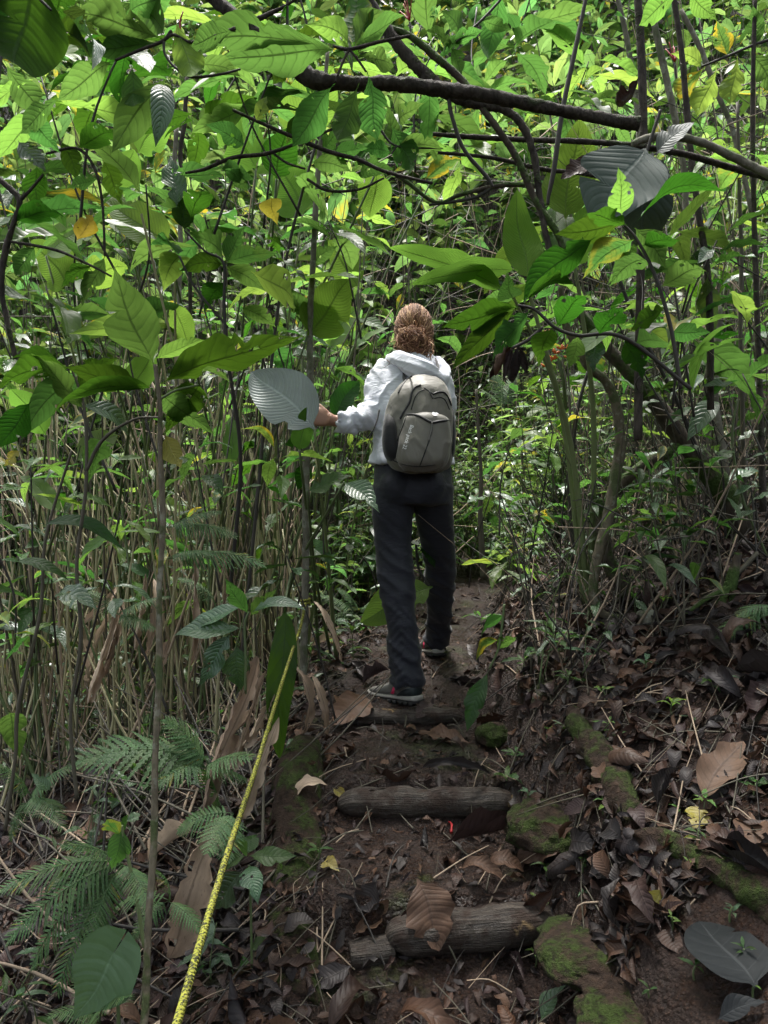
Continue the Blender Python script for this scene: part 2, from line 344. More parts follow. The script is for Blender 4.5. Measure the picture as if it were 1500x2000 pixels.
# ------------------------------------------------------------------ the ground
_py = np.array([-60, -6, -3, 0, 1.5, 1.95, 2.06, 2.10, 2.50, 2.56, 2.60, 3.17, 3.20, 3.9, 5, 6, 7.5, 9, 12, 16, 30, 200.])
_pz = np.array([-12, -1.4, -.7, -.1, .10, .21, .25, .375, .405, .42, .515, .555, .60, .70, .83, .93, 1.25, 2.4, 5.9, 11.2, 26, 60.])
_sy = np.array([-60, -6, -3, 0, 1.5, 2.0, 2.5, 3.2, 3.9, 5, 6, 7.5, 9, 12, 16, 30, 200.])
_sz = np.array([-12, -1.4, -.7, -.1, .14, .29, .44, .58, .70, .83, .93, 1.25, 2.4, 5.9, 11.2, 26, 60.])
def path_x(y): return np.interp(y, [0, 2.0, 2.6, 3.3, 4.0, 5.5, 8, 12], [.10, .13, .13, .08, .26, .55, .75, .6])
def ss(a, b, x):
    t = np.clip((x - a) / (b - a), 0, 1); return t * t * (3 - 2 * t)
def ground_z(x, y, detail=True):
    x = np.asarray(x, float); y = np.asarray(y, float)
    u = x - path_x(y); zp = np.interp(y, _py, _pz); zs = np.interp(y, _sy, _sz)
    on = 1 - ss(0.26, 0.36, np.abs(u))
    z = zs * (1 - on) + zp * on
    far = ss(4.0, 8.0, y)
    ur = np.clip(u - 0.27, 0, None); z = z + np.where(ur > 0, 0.50 * ur + 0.20 * ss(0, .22, ur), 0) * (1 - 0.35 * far) - 0.004 * np.clip(ur - 6, 0, None) ** 2 * 0
    ul = np.clip(-u - 0.42, 0, None); z = z - (0.34 * np.minimum(ul, 3.5) + 0.10 * np.clip(ul - 3.5, 0, 8)) * (1 - 0.6 * far)
    p = np.stack([x, y, np.zeros_like(x)], -1)
    z = z + 0.035 * fbm(p * 2.2, 3, 3) * (1 - 0.6 * on) + 0.25 * fbm(p * 0.35, 2, 9) * ss(5, 9, np.hypot(x, y))
    if detail:
        near = 1 - ss(5, 9, np.hypot(x, y))
        z = z + near * (0.012 * fbm(p * 9.0, 3, 5) + 0.010 * np.abs(fbm(p * 22.0, 3, 6)) + 0.004 * fbm(p * 70, 2, 8))
    return z
def G(px, py, dmin=1.2, dmax=14.0, lift=0.0):
    """where the sight line through a photograph pixel meets the ground"""
    d = np.linspace(dmin, dmax, 1500); x = (px - 750) / FPX * d; z = CAMZ - (py - 1000) / FPX * d
    g = ground_z(x, d, False); k = np.argmax(g + lift >= z)
    return Vector((x[k], d[k], g[k]))

def graded(fine0, fine1, step, lo, hi, grow=1.10):
    a = list(np.arange(fine0, fine1, step)); s = step; v = a[-1]
    while v < hi: s *= grow; v += s; a.append(v)
    s = step; v = a[0]; b = []
    while v > lo: s *= grow; v -= s; b.append(v)
    return np.array(b[::-1] + a)
gx = graded(-1.7, 1.7, 0.014, -150, 150); gy = graded(1.3, 4.2, 0.014, -40, 190)
XX, YY = np.meshgrid(gx, gy); ZZ = ground_z(XX, YY)
import bisect
_gx, _gy = gx.tolist(), gy.tolist(); _ZL = ZZ.tolist()
def gz(x, y):
    i = min(max(bisect.bisect_right(_gx, x) - 1, 0), len(_gx) - 2); j = min(max(bisect.bisect_right(_gy, y) - 1, 0), len(_gy) - 2)
    a = (x - _gx[i]) / (_gx[i+1] - _gx[i]); b = (y - _gy[j]) / (_gy[j+1] - _gy[j])
    return (_ZL[j][i] * (1 - a) + _ZL[j][i+1] * a) * (1 - b) + (_ZL[j+1][i] * (1 - a) + _ZL[j+1][i+1] * a) * b
def gnormal(x, y, e=0.05):
    return Vector((-(gz(x + e, y) - gz(x - e, y)) / (2*e), -(gz(x, y + e) - gz(x, y - e)) / (2*e), 1)).normalized()
nv, nu = XX.shape; ii = (np.arange(nv - 1)[:, None] * nu + np.arange(nu - 1)[None, :]).ravel()
gm = MB(); gm.add(np.stack([XX, YY, ZZ], -1).reshape(-1, 3), np.stack([ii, ii + 1, ii + 1 + nu, ii + nu], -1), np.stack([XX, YY], -1).reshape(-1, 2))
t = NT('forest_mud'); ge = t.n('ShaderNodeNewGeometry'); pos = ge.outputs['Position']
n1 = t.noise(pos, 5.0, 5.0, 0.65); n2 = t.noise(pos, 55.0, 5.0, 0.7); n3 = t.noise(pos, 190.0, 3.0, 0.6)
c = t.ramp(n2, [(0.30, (0.007, 0.0035, 0.0026)), (0.50, (0.018, 0.0088, 0.0054)), (0.68, (0.038, 0.019, 0.011)), (0.8, (0.062, 0.036, 0.024))])
c = t.mix(t.mr(n1, 0.42, 0.62), c, t.mix(n2, (0.009, 0.0055, 0.0045), (0.027, 0.015, 0.011)))
vo = t.n('ShaderNodeTexVoronoi', {'feature': 'F1'}, Vector=pos, Scale=95.0)
c = t.mix(t.math('MULTIPLY', t.mr(vo.outputs[0], 0.28, 0.12), 0.5), c, (0.085, 0.050, 0.034))
ms = t.math('MULTIPLY', t.mr(t.noise(pos, 3.2, 4.0, 0.6), 0.56, 0.66), t.mr(n2, 0.35, 0.6))
sx = t.n('ShaderNodeSeparateXYZ', i0=pos)
c = t.mix(t.math('MULTIPLY', ms, 0.55), c, (0.030, 0.048, 0.012))
rg = t.mr(t.noise(pos, 9.0, 4.0, 0.6), 0.35, 0.65, 0.26, 0.74)
h = t.math('ADD', t.math('MULTIPLY', n2, 1.0), t.math('ADD', t.math('MULTIPLY', n3, 0.35), t.math('MULTIPLY', vo.outputs[0], -0.5)))
M['mud'] = t.done(t.pr(c, rg, t.bump(h, 1.0, 0.016), 0.28))
ground = gm.obj('ground', M['mud']); tag(ground, 'wet brown trail mud and forest floor climbing the hillside', 'ground', kind='structure')
# ------------------------------------------------------------------ leaf shapes
def leaf_tpl(a, b, W, nl, nw, bend=0.5, fold=0.25, wave=0.02, seed=0, stalk=0.06, heart=0.0, serr=0.0, bites=0, torn=0.0, quilt=0.0, nq=11, curl=0.0, twist=0.0, holes=0):
    """leaf along +Y (chord 0..1), width on X, upper side +Z; half width W times a beta profile"""
    g = np.random.default_rng(seed); v = np.linspace(0, 1, nl + 1)
    if nl > 8: v = v ** 0.95
    q = np.clip((v - stalk) / (1 - stalk), 1e-6, 1 - 1e-6)
    pk = a / (a + b); w = (q ** a * (1 - q) ** b) / (pk ** a * (1 - pk) ** b)
    if heart: w = np.where(q < 0.25, np.maximum(w, 0.9 * np.sqrt(np.clip(q / 0.25, 0, 1))), w)
    w = np.where(v <= stalk, 0.03, np.maximum(w, 0.012)); w[-1] = 0.006
    th = bend * (v - 0.4) + 0.15 * bend * np.sin(v * 5 + seed)
    dy = np.cos(th); dz = -np.sin(th); ds = np.gradient(v)
    cy_ = np.concatenate([[0], np.cumsum(((dy[1:] + dy[:-1]) / 2) * np.diff(v))]); cz_ = np.concatenate([[0], np.cumsum(((dz[1:] + dz[:-1]) / 2) * np.diff(v))])
    ang = math.atan2(cz_[-1], cy_[-1]); ln = math.hypot(cy_[-1], cz_[-1])
    cy2 = (cy_ * math.cos(-ang) - cz_ * math.sin(-ang)) / ln; cz2 = (cy_ * math.sin(-ang) + cz_ * math.cos(-ang)) / ln
    sway = 0.03 * np.sin(v * 3 + seed * 1.7) * np.sin(v * math.pi)
    s = np.linspace(-1, 1, 2 * nw + 1); S, Vv = np.meshgrid(s, v)
    Wd = np.repeat((W * w)[:, None], len(s), 1)
    for side in (-1, 1):
        m = np.ones_like(v)
        for _ in range(bites):
            if g.random() < 0.7: m *= 1 - g.uniform(0.2, 0.75) * np.exp(-((v - g.uniform(0.2, 0.95)) / g.uniform(0.02, 0.06)) ** 2)
        if serr: m *= 1 + serr * (g.random(len(v)) - 0.5)
        if torn: m *= 1 - torn * np.clip(g.standard_normal(len(v)) * 0.8, 0, 1)
        m *= 1 + 0.05 * np.sin(v * 9 + g.uniform(0, 6))
        Wd[:, s * side > 0] *= m[:, None]
    X = S * Wd; aS = np.abs(S)
    Z = fold * aS * Wd + wave * (w[:, None]) * aS ** 1.5 * np.sin(Vv * g.uniform(10, 20) + g.uniform(0, 6) + np.sign(S) * 1.3)
    if curl: Z += curl * Wd * aS ** 2; X *= 1 - 0.35 * min(abs(curl), 1.5) * aS ** 2
    if quilt: Z += quilt * W * np.sin(((Vv - 0.16 * aS ** 1.35) * nq) * 2 * np.pi) * np.sin(np.pi * np.clip(aS, 0, 1)) * (w[:, None])
    Y = cy2[:, None] + 0 * S
    if heart: Y = Y - heart * aS ** 1.6 * np.exp(-((Vv - stalk) / 0.16) ** 2) * 1.0
    if twist:
        ta = twist * (Vv - .3); X, Z = X * np.cos(ta) - Z * np.sin(ta), X * np.sin(ta) + Z * np.cos(ta)
    Z = Z + cz2[:, None]; X = X + sway[:, None]
    n, m_ = X.shape; i = (np.arange(n - 1)[:, None] * m_ + np.arange(m_ - 1)[None, :]).ravel()
    F = np.stack([i, i + 1, i + 1 + m_, i + m_], -1)
    if holes:
        kp = np.ones(len(F), bool); nc = m_ - 1
        for _ in range(holes):
            a0 = int(g.integers(int(nl * .3), int(nl * .9))); b0 = int(g.integers(0, nc)); kp[a0 * nc + b0] = False
            if g.random() < .5: kp[(a0 + 1) * nc + b0] = False
        F = F[kp]
    return np.stack([X, Y, Z], -1).reshape(-1, 3), F, np.stack([(S + 1) / 2, Vv], -1).reshape(-1, 2)

TPL = {}
def reg(name, n, f): TPL[name] = [f(i) for i in range(n)]
reg('ell', 6, lambda i: leaf_tpl(.95, 1.45, .155, 26, 4, .35 + .16 * i, .22 + .1 * (i % 3), .024, i, bites=2 if i % 2 else 1, serr=.05, quilt=.03, twist=(-.5, .4, .8, -.3, .2, -.9)[i], holes=(0, 3, 0, 2, 4, 1)[i]))
reg('obo', 6, lambda i: leaf_tpl(1.45, 1.3, .150, 28, 4, .3 + .2 * i, .22 + .1 * (i % 3), .03, i + 10, bites=2 if i % 3 == 0 else 1, serr=.07, quilt=.035, nq=13, stalk=.08, twist=(.5, -.4, .9, -.8, .2, -.2)[i], holes=(2, 0, 3, 0, 1, 4)[i]))
reg('lan', 5, lambda i: leaf_tpl(.95, 1.25, .11, 18, 3, .5 + .2 * i, .3, .012, i + 20, bites=1 if i % 2 else 0, serr=.04, quilt=.03))
reg('pad', 5, lambda i: leaf_tpl(.55, .78, .225, 22, 4, .4 + .2 * i, .22, .018, i + 30, stalk=.05, bites=1, quilt=.005, nq=24, twist=(.3, -.4, .6, -.2, .5)[i]))
reg('blade', 4, lambda i: leaf_tpl(.5, .75, .10, 24, 3, .5 + .3 * i, .25, .012, i + 40, stalk=.05))
reg('heart', 3, lambda i: leaf_tpl(.42, 1.5, .26, 22, 4, .4 + .2 * i, .18, .012, i + 50, stalk=.02, heart=.34, quilt=.02, nq=8))
reg('wilt', 3, lambda i: leaf_tpl(.5, .7, .23, 24, 5, 1.0 + .4 * i, -.35, .09, i + 55, stalk=.03, bites=2, curl=-.7, quilt=.004, twist=.6 - .5 * i))
reg('lo', 6, lambda i: leaf_tpl(.95, 1.25, .155, 6, 1, .5 + .22 * i, .28, .02, i + 60))
reg('lolan', 4, lambda i: leaf_tpl(.9, 1.2, .12, 6, 1, .6 + .25 * i, .3, .02, i + 70))
reg('lopad', 3, lambda i: leaf_tpl(.5, .65, .22, 7, 1, .5 + .3 * i, .25, .02, i + 75))
# dead leaves: curled, torn
reg('dead', 8, lambda i: leaf_tpl(.9, 1.0, .21, 14, 3, (-1) ** i * (.4 + .25 * i), .1, .05, i + 80, bites=2, serr=.08, curl=(.2, .9, 1.4, .5, -.6, 1.1, .3, -.9)[i], quilt=.012, torn=.10))
reg('deadlo', 6, lambda i: leaf_tpl(.8, .9, .22, 5, 1, (-1) ** i * (.3 + .3 * i), .1, .06, i + 100, bites=1, torn=.25, curl=(.2, .8, 1.2, -.5, .4, -.8)[i]))
reg('sheath', 5, lambda i: leaf_tpl(.5, .6, .11, 30, 4, .4 + .4 * i, .1, .05, i + 120, bites=3, torn=.30, twist=1.2 - .6 * i, holes=5, curl=(1.3, 1.7, .9, 1.5, .7)[i], stalk=.02))

def frond_tpl(npair=20, W=0.26, plen=6, seed=0, bend=0.8, bip=False):
    g = np.random.default_rng(seed); mb = MB()
    v = np.linspace(0, 1, 16); th = bend * (v - 0.35); y = np.concatenate([[0], np.cumsum(np.cos(th[:-1]) * np.diff(v))]); z = np.concatenate([[0], np.cumsum(-np.sin(th[:-1]) * np.diff(v))])
    ang = math.atan2(z[-1], y[-1]); ln = math.hypot(y[-1], z[-1]); ca, sa = math.cos(-ang), math.sin(-ang)
    C = np.stack([0.02 * np.sin(v * 4 + seed), (y * ca - z * sa) / ln, (y * sa + z * ca) / ln], -1)
    V, F, UV = tube(C, np.linspace(.007, .002, 16), 4); mb.add(V, F, np.full((len(V), 2), .5))
    for k in range(npair):
        q = 0.14 + 0.84 * k / (npair - 1); base = np.array([np.interp(q, v, C[:, j]) for j in range(3)])
        Lp = W * (math.sin(math.pi * min(1, (q - .06)) ** .62) ** .8) + .02
        for sd_ in (-1, 1):
            a = R(72 - 34 * q) + g.uniform(-.07, .07); drop = g.uniform(.1, .35)
            D = np.array([sd_ * math.sin(a), math.cos(a), -drop * .6]); D /= np.linalg.norm(D)
            if bip:
                ns_ = 9; side = np.cross(D, [0, 0, 1]); side /= np.linalg.norm(side); wm = .55 * .84 / (npair - 1)
                pts, uvs = [], []
                for e in range(ns_ * 2 + 1):
                    qq = e / (ns_ * 2); tooth = 1.0 if e % 2 else .42; hw = wm * (1 - qq) ** .6 * tooth + .0008; ctr = base + D * Lp * qq + np.array([0, 0, -.25 * Lp * qq * qq]); lag = D * (.35 * hw if e % 2 else 0)
                    pts += [ctr - side * hw + lag, ctr, ctr + side * hw + lag]; uvs += [[.1, qq], [.5, qq], [.9, qq]]
                fs_ = []
                for e in range(ns_ * 2):
                    a0 = e * 3; fs_ += [[a0, a0 + 1, a0 + 4, a0 + 3], [a0 + 1, a0 + 2, a0 + 5, a0 + 4]]
                mb.add(pts, fs_, uvs)
            else:
                side = np.cross(D, [0, 0, 1]); side /= np.linalg.norm(side); w2 = min(.026, .30 / npair) * (1.1 - .4 * q) * side
                m1 = base + D * Lp * .35 + np.array([0, 0, -.01]); m2 = base + D * Lp * .75 + np.array([0, 0, -.04 * Lp / .25]); tip = base + D * Lp + np.array([0, 0, -.07 * Lp / .25])
                mb.add([base - w2, base + w2, m1 + w2 * .95, m1 - w2 * .95, m2 + w2 * .6, m2 - w2 * .6, tip, tip], [[0, 1, 2, 3], [3, 2, 4, 5], [5, 4, 6, 6]],
                       [[.2, .1], [.8, .1], [.8, .4], [.2, .4], [.7, .75], [.3, .75], [.5, 1], [.5, 1]])
    V = np.concatenate(mb.V); return V, np.concatenate(mb.F), np.concatenate(mb.UV)
reg('fern', 3, lambda i: frond_tpl(24, .24, 6, i, .6 + .35 * i))
reg('fernb', 3, lambda i: frond_tpl(14, .32, 6, i + 5, .5 + .3 * i, True))

_lm = {}
def leaf_me(tpl, i, mat):
    i %= len(TPL[tpl]); key = (tpl, i, mat)
    if key not in _lm:
        mb = MB(); mb.add(*TPL[tpl][i]); _lm[key] = mb.mesh('leaf_' + tpl, M[mat])
    return _lm[key]
TW = {'ell': .33, 'obo': .31, 'lan': .22, 'pad': .47, 'blade': .20, 'heart': .50, 'wilt': .40, 'lo': .37, 'lolan': .24, 'lopad': .44, 'dead': .40, 'deadlo': .40, 'sheath': .2, 'fern': .5, 'fernb': .6}
def leaf_mtx(B, D, N, L, ws=1.0):
    Y = D.normalized(); X = Y.cross(N)
    if X.length < 1e-4: X = Y.orthogonal()
    X.normalize(); Z = X.cross(Y)
    return Matrix(((X.x * L * ws, Y.x * L, Z.x * L, B.x), (X.y * L * ws, Y.y * L, Z.y * L, B.y), (X.z * L * ws, Y.z * L, Z.z * L, B.z), (0, 0, 0, 1)))
def leafob(name, parent, tpl, i, mat, B, D, N, L, ws=1.0):
    o = bpy.data.objects.new(name, leaf_me(tpl, i, mat)); COL.objects.link(o)
    m = leaf_mtx(B, D, N, L, ws)
    if parent is not None: o.parent = parent; m = Matrix.Translation(-parent.location) @ m
    o.matrix_basis = m
    return o
CAMV = Vector((0, 0, CAMZ))
def hero(parent, b, tip, wpx, mat='leaf', tpl='ell', face=0.5, i=None, name='leaf'):
    """b, tip = (px, py, d): leaf from b to tip, wpx = its seen width, face 0 lies flat .. 1 turned to the camera (negative: underside)"""
    B = P(*b); T = P(*tip); D = T - B; L = D.length; mid = (B + T) / 2
    tc = (CAMV - mid).normalized(); up = Vector((0, 0, 1))
    N = (up * (1 - abs(face)) + tc * face)
    N = (N - D.normalized() * N.dot(D.normalized())).normalized()
    fac = max(0.7, abs(N.dot(tc))); Wm = PX(wpx, (b[2] + tip[2]) / 2) / fac
    if i is None: i = rnd.randrange(6)
    return leafob(name, parent, tpl, i, mat, B, D, N, L, min(1.7, Wm / (L * TW[tpl])))

def where_px(p):
    px = 750 + FPX * p.x / p.y
    for lim, t_ in ((60, 'at the left edge'), (170, 'left of the foreground rosette'), (290, 'behind the foreground rosette'), (420, 'right of the foreground rosette'), (540, 'left of the lichened stem'), (650, 'around the lichened stem'), (740, 'beyond the hiker\'s outstretched arm'), (880, 'straight behind the hiker'), (990, 'just right of the hiker'),
                    (1090, 'behind the bright paddle leaves'), (1180, 'behind the liana'), (1290, 'behind the withered grey leaf'), (1400, 'behind the leaning trunk')):
        if px < lim: return t_
    return 'at the right edge'
LOOK = {'leaf': 'mid green', 'leaf_lime': 'lime green', 'leaf_gloss': 'glossy grey green', 'leaf_dark': 'dark green'}
def scatter_mesh(name, items, mats, extra=None):
    """items: list of (tpl, variant, 4x4 matrix, material index): ONE mesh"""
    mb = MB(); byk = {}
    for tp, i, m, mi in items: byk.setdefault((tp, i % len(TPL[tp]), mi), []).append(np.array(m))
    for (tp, i, mi), ms in byk.items():
        V, F, UV = TPL[tp][i]; A = np.array(ms)
        W_ = np.einsum('nij,vj->nvi', A[:, :3, :3], V) + A[:, None, :3, 3]
        k = len(V); FF = (F[None] + (np.arange(len(A)) * k)[:, None, None]).reshape(-1, 4)
        mb.add(W_.reshape(-1, 3), FF, np.tile(UV, (len(A), 1)), mi)
    for (V, F, UV, mi) in extra or (): mb.add(V, F, UV, mi)
    return mb.obj(name, mats)

def rv(a=1.0): return Vector((rnd.uniform(-a, a), rnd.uniform(-a, a), rnd.uniform(-a, a)))
def gen_shrub(base, H, nstem=3, spread=.35, nleaf=10, L=(.12, .24), tpls=('lo',), droop=.25, start=.4, r0=.006, whorl=False, lean=Vector((0, 0, 0))):
    """stems (path, radii) and leaves (tpl, i, matrix) of a shrub"""
    stems, leaves = [], []
    for s in range(nstem):
        a = rnd.uniform(0, 6.283); tp = base + Vector((math.cos(a), math.sin(a), 0)) * spread * H * rnd.uniform(.2, 1) + Vector((0, 0, H * rnd.uniform(.7, 1))) + lean * H
        mid = base.lerp(tp, .5) + rv(.06 * H); pts = smooth_path([base + rv(.03), mid, tp], 5)
        stems.append((pts, np.linspace(r0, r0 * .35, len(pts)) * rnd.uniform(.7, 1.2)))
        n = max(3, int(nleaf * rnd.uniform(.7, 1.3))); ph = rnd.uniform(0, 6)
        for k in range(n):
            q = start + (1 - start) * ((k + rnd.random() * .6) / n) if not whorl else (1 - .10 * (k % 3) if k < n * .65 else rnd.uniform(start, .8))
            q = min(q, 1); f = q * (len(pts) - 1); i0 = min(int(f), len(pts) - 2); pt = Vector(pts[i0] + (pts[i0 + 1] - pts[i0]) * (f - i0))
            an = ph + k * 2.4; D = Vector((math.cos(an), math.sin(an), rnd.uniform(-droop - .5, .45) if q < .93 else rnd.uniform(-.2, 1.0)))
            ll = rnd.uniform(*L) * (1.1 - .45 * q if not whorl else 1)
            N = Vector((0, 0, 1)) + rv(.45); leaves.append((rnd.choice(tpls), rnd.randrange(6), leaf_mtx(pt, D, N, ll, rnd.uniform(.85, 1.2))))
    return stems, leaves
def shrub_thing(name, base, label, group, stem_mat='stem_brown', mats=('leaf',), cat='shrub', **kw):
    mk = rnd.choice(mats); tk = rnd.choice(kw['tpls']); kw['tpls'] = (tk,)
    H = kw['H']; size = 'tall' if H > 2.4 else 'waist high' if H < 1.5 and H > .85 else 'low' if H <= .85 else 'head high'
    label = '%s %s with %s %s leaves, %s %s' % (size, label, LOOK[mk], {'ell': 'oval', 'obo': 'broad tipped', 'lan': 'narrow'}[tk], 'standing near' if base.y < 4 else 'farther back' if base.y > 5.6 else 'in the middle distance,' , where_px(base)); label = label.replace('standing near ', '').replace(', in the middle distance,', ',')
    for w_ in (' grey', ' standing', ' farther back'):
        if len(label.split()) > 16: label = label.replace(w_, '')
    mats = (mk, mk, mk, mk, rnd.choice(mats)); st, lv = gen_shrub(base, **kw); o = thing(name, base, label, cat, group); Ti = Matrix.Translation(-base)
    for pts, r in st:
        mb = MB(); mb.add(*tube(pts - np.array(base), r, 5)); s = bpy.data.objects.new('stem', mb.mesh('stem', M[stem_mat])); COL.objects.link(s); s.parent = o
    for tp, i, m in lv:
        l = bpy.data.objects.new('leaf', leaf_me(tp, i, rnd.choice(mats))); COL.objects.link(l); l.parent = o; l.matrix_basis = Ti @ m
    return o
def cable(name, parent, pts, mat, sides=8, rough=0.0, n=8, seed=0, flat=1.0, fs=9.0):
    """pts: (px, py, d, width px): a stem or branch as one mesh"""
    q = [list(P(a, b, d)) + [PX(w, d) / 2] for a, b, d, w in pts]; s = smooth_path(q, n)
    mb = MB(); mb.add(*tube(s[:, :3], np.maximum(s[:, 3], .0006), sides, rough, seed, flat, fs=fs)); return mb.obj(name, M[mat], parent)
# ------------------------------------------------------------------ far undergrowth on the slope: one mass
def in_cone(y, m=.8): return rnd.uniform(-(.5 * y + m), .5 * y + m)
items, ex = [], []
def add_st(st, mi):
    for pts, r in st: ex.append((*tube(pts, r, 4, cap=False), mi))
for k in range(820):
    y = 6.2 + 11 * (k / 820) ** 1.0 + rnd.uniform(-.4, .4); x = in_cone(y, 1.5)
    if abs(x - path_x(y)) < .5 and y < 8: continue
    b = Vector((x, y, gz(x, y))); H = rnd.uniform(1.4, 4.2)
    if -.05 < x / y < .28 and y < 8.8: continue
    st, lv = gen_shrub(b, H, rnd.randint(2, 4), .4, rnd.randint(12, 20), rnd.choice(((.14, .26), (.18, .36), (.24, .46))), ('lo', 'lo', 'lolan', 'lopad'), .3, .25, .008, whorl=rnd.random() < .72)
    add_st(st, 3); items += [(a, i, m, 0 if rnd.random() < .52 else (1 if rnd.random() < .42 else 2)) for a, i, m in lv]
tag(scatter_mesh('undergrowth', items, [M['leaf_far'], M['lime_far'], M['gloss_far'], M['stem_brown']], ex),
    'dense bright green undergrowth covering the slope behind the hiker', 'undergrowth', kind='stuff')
items, ex = [], []
for k in range(420):   # low growth; pale leaf colours put brightness into the small clearing
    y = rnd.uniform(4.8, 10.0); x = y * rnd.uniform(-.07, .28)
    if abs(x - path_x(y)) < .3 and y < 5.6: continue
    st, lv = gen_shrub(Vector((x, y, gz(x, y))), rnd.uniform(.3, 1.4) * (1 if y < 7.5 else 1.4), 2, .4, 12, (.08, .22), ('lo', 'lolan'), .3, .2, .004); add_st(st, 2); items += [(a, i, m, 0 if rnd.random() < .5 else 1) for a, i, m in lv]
tag(scatter_mesh('clearing_growth', items, [M['lime_far'], M['gloss_far'], M['stem_brown']], ex), 'low growth in the clearing behind the hiker, leaf colours paled to brighten it', 'undergrowth', kind='stuff')
# thin stems, vines and dead twigs standing among it
ex = []
for k in range(1500):
    y = rnd.uniform(4.3, 9.5); x = in_cone(y, .6)
    if abs(x - path_x(y)) < .35 and y < 5.5: continue
    if -.03 < x / y < .24 and rnd.random() < .8: continue
    z = gz(x, y); H = rnd.uniform(.5, 3.2); a = rnd.gauss(0, .28); b_ = rnd.gauss(0, .28)
    p0 = np.array([x, y, z - .03]); p2 = p0 + np.array([a * H, b_ * H, H]); p1 = (p0 + p2) / 2 + np.array([rnd.gauss(0, .06), rnd.gauss(0, .06), 0]) * H
    r = rnd.uniform(.0018, .006); s = smooth_path([p0, p1, p2], 4)
    ex.append((*tube(s, np.linspace(r, r * .5, len(s)), 4, cap=False), rnd.choice((0, 0, 1, 1, 2, 3))))
for k in range(700):     # leaning and hanging ones
    y = rnd.uniform(4.6, 9); x = in_cone(y, .4); z = gz(x, y) + rnd.uniform(.2, 3.2); D = Vector((rnd.gauss(0, 1), rnd.gauss(0, .6), rnd.gauss(0, .7))).normalized() * rnd.uniform(.3, 1.3)
    p0 = np.array([x, y, z]); p2 = p0 + np.array(D); p1 = (p0 + p2) / 2 + np.array(rv(.12)); s = smooth_path([p0, p1, p2], 4); r = rnd.uniform(.0015, .005)
    ex.append((*tube(s, np.linspace(r, r * .5, len(s)), 4, cap=False), rnd.choice((0, 1, 1, 2, 0))))
tag(scatter_mesh('undergrowth_stems', [], [M['stem_brown'], M['stem_dark'], M['stem_dry'], M['stem_pale']], ex),
    'tangle of thin stems, vines and dead twigs in the undergrowth', 'stems', kind='stuff')
ex = []
for k in range(420):   # pale canes packed left of the trail
    y = rnd.uniform(2.95, 4.7); x = y * rnd.uniform(-.52, -.06)
    if x - float(path_x(y)) > -.62: continue
    H = rnd.uniform(.5, 2.0); p0 = np.array([x, y, gz(x, y) - .02]); p2 = p0 + np.array([rnd.gauss(.02, .13 if k % 3 else .5) * H, rnd.gauss(0, .2) * H, H])
    if p2[0] / p2[1] > -.10: continue
    s = smooth_path([p0, (p0 + p2) / 2 + np.array(rv(.06)) * H, p2], 4); r = rnd.uniform(.0025, .0075); ex.append((*tube(s, np.linspace(r, r * .6, len(s)), 5, cap=False), rnd.choice((0, 0, 0, 1, 1, 2, 3))))
tag(scatter_mesh('cane_thicket', [], [M['cane'], M['stem_dry'], M['stem_brown'], M['stem']], ex), 'thicket of pale green and straw coloured canes left of the trail', 'canes', kind='stuff')
# low cover: seedlings and creeping leaves
items = []
for k in range(5200):
    y = rnd.uniform(3.9, 9.5) if k % 3 else rnd.uniform(3.4, 5.5); x = in_cone(y, .5); u = x - float(path_x(y))
    if abs(u) < .36 and y < 6: continue
    if u > .3 and y < 5.2 and rnd.random() < .8: continue
    z = gz(x, y) + rnd.random() ** 2 * .7; an = rnd.uniform(0, 6.283); D = Vector((math.cos(an), math.sin(an), rnd.uniform(-.5, .3)))
    items.append((rnd.choice(('lo', 'lolan')), rnd.randrange(6), leaf_mtx(Vector((x, y, z)), D, Vector((0, 0, 1)) + rv(.5), rnd.uniform(.05, .15)), 0 if rnd.random() < .6 else 1))
tag(scatter_mesh('ground_cover', items, [M['leaf_far'], M['gloss_far']]), 'low leafy ground cover between the stems beyond the trail', 'ground cover', kind='stuff')
# unseen tree crowns added above and behind the camera to darken the foreground
items = []
for k in range(7600):
    y = rnd.uniform(-7, 2.4); x = rnd.uniform(-5.5, 6); z = 4.6 + .55 * max(0, y) + rnd.random() * 2.2 + .25 * x * (x > 0)
    if vn3(np.array([x * .7, y * .7, z * .5]), 4) < -.15: continue
    an = rnd.uniform(0, 6.283); items.append((rnd.choice(('lo', 'lopad')), rnd.randrange(6), leaf_mtx(Vector((x, y, z)), Vector((math.cos(an), math.sin(an), -.3)), Vector((0, 0, 1)) + rv(.5), rnd.uniform(.25, .42)), 0))
tag(scatter_mesh('shade_canopy', items, [M['leaf_far']]), 'unseen leafy crowns added above the trail to shade it', 'canopy', kind='stuff')
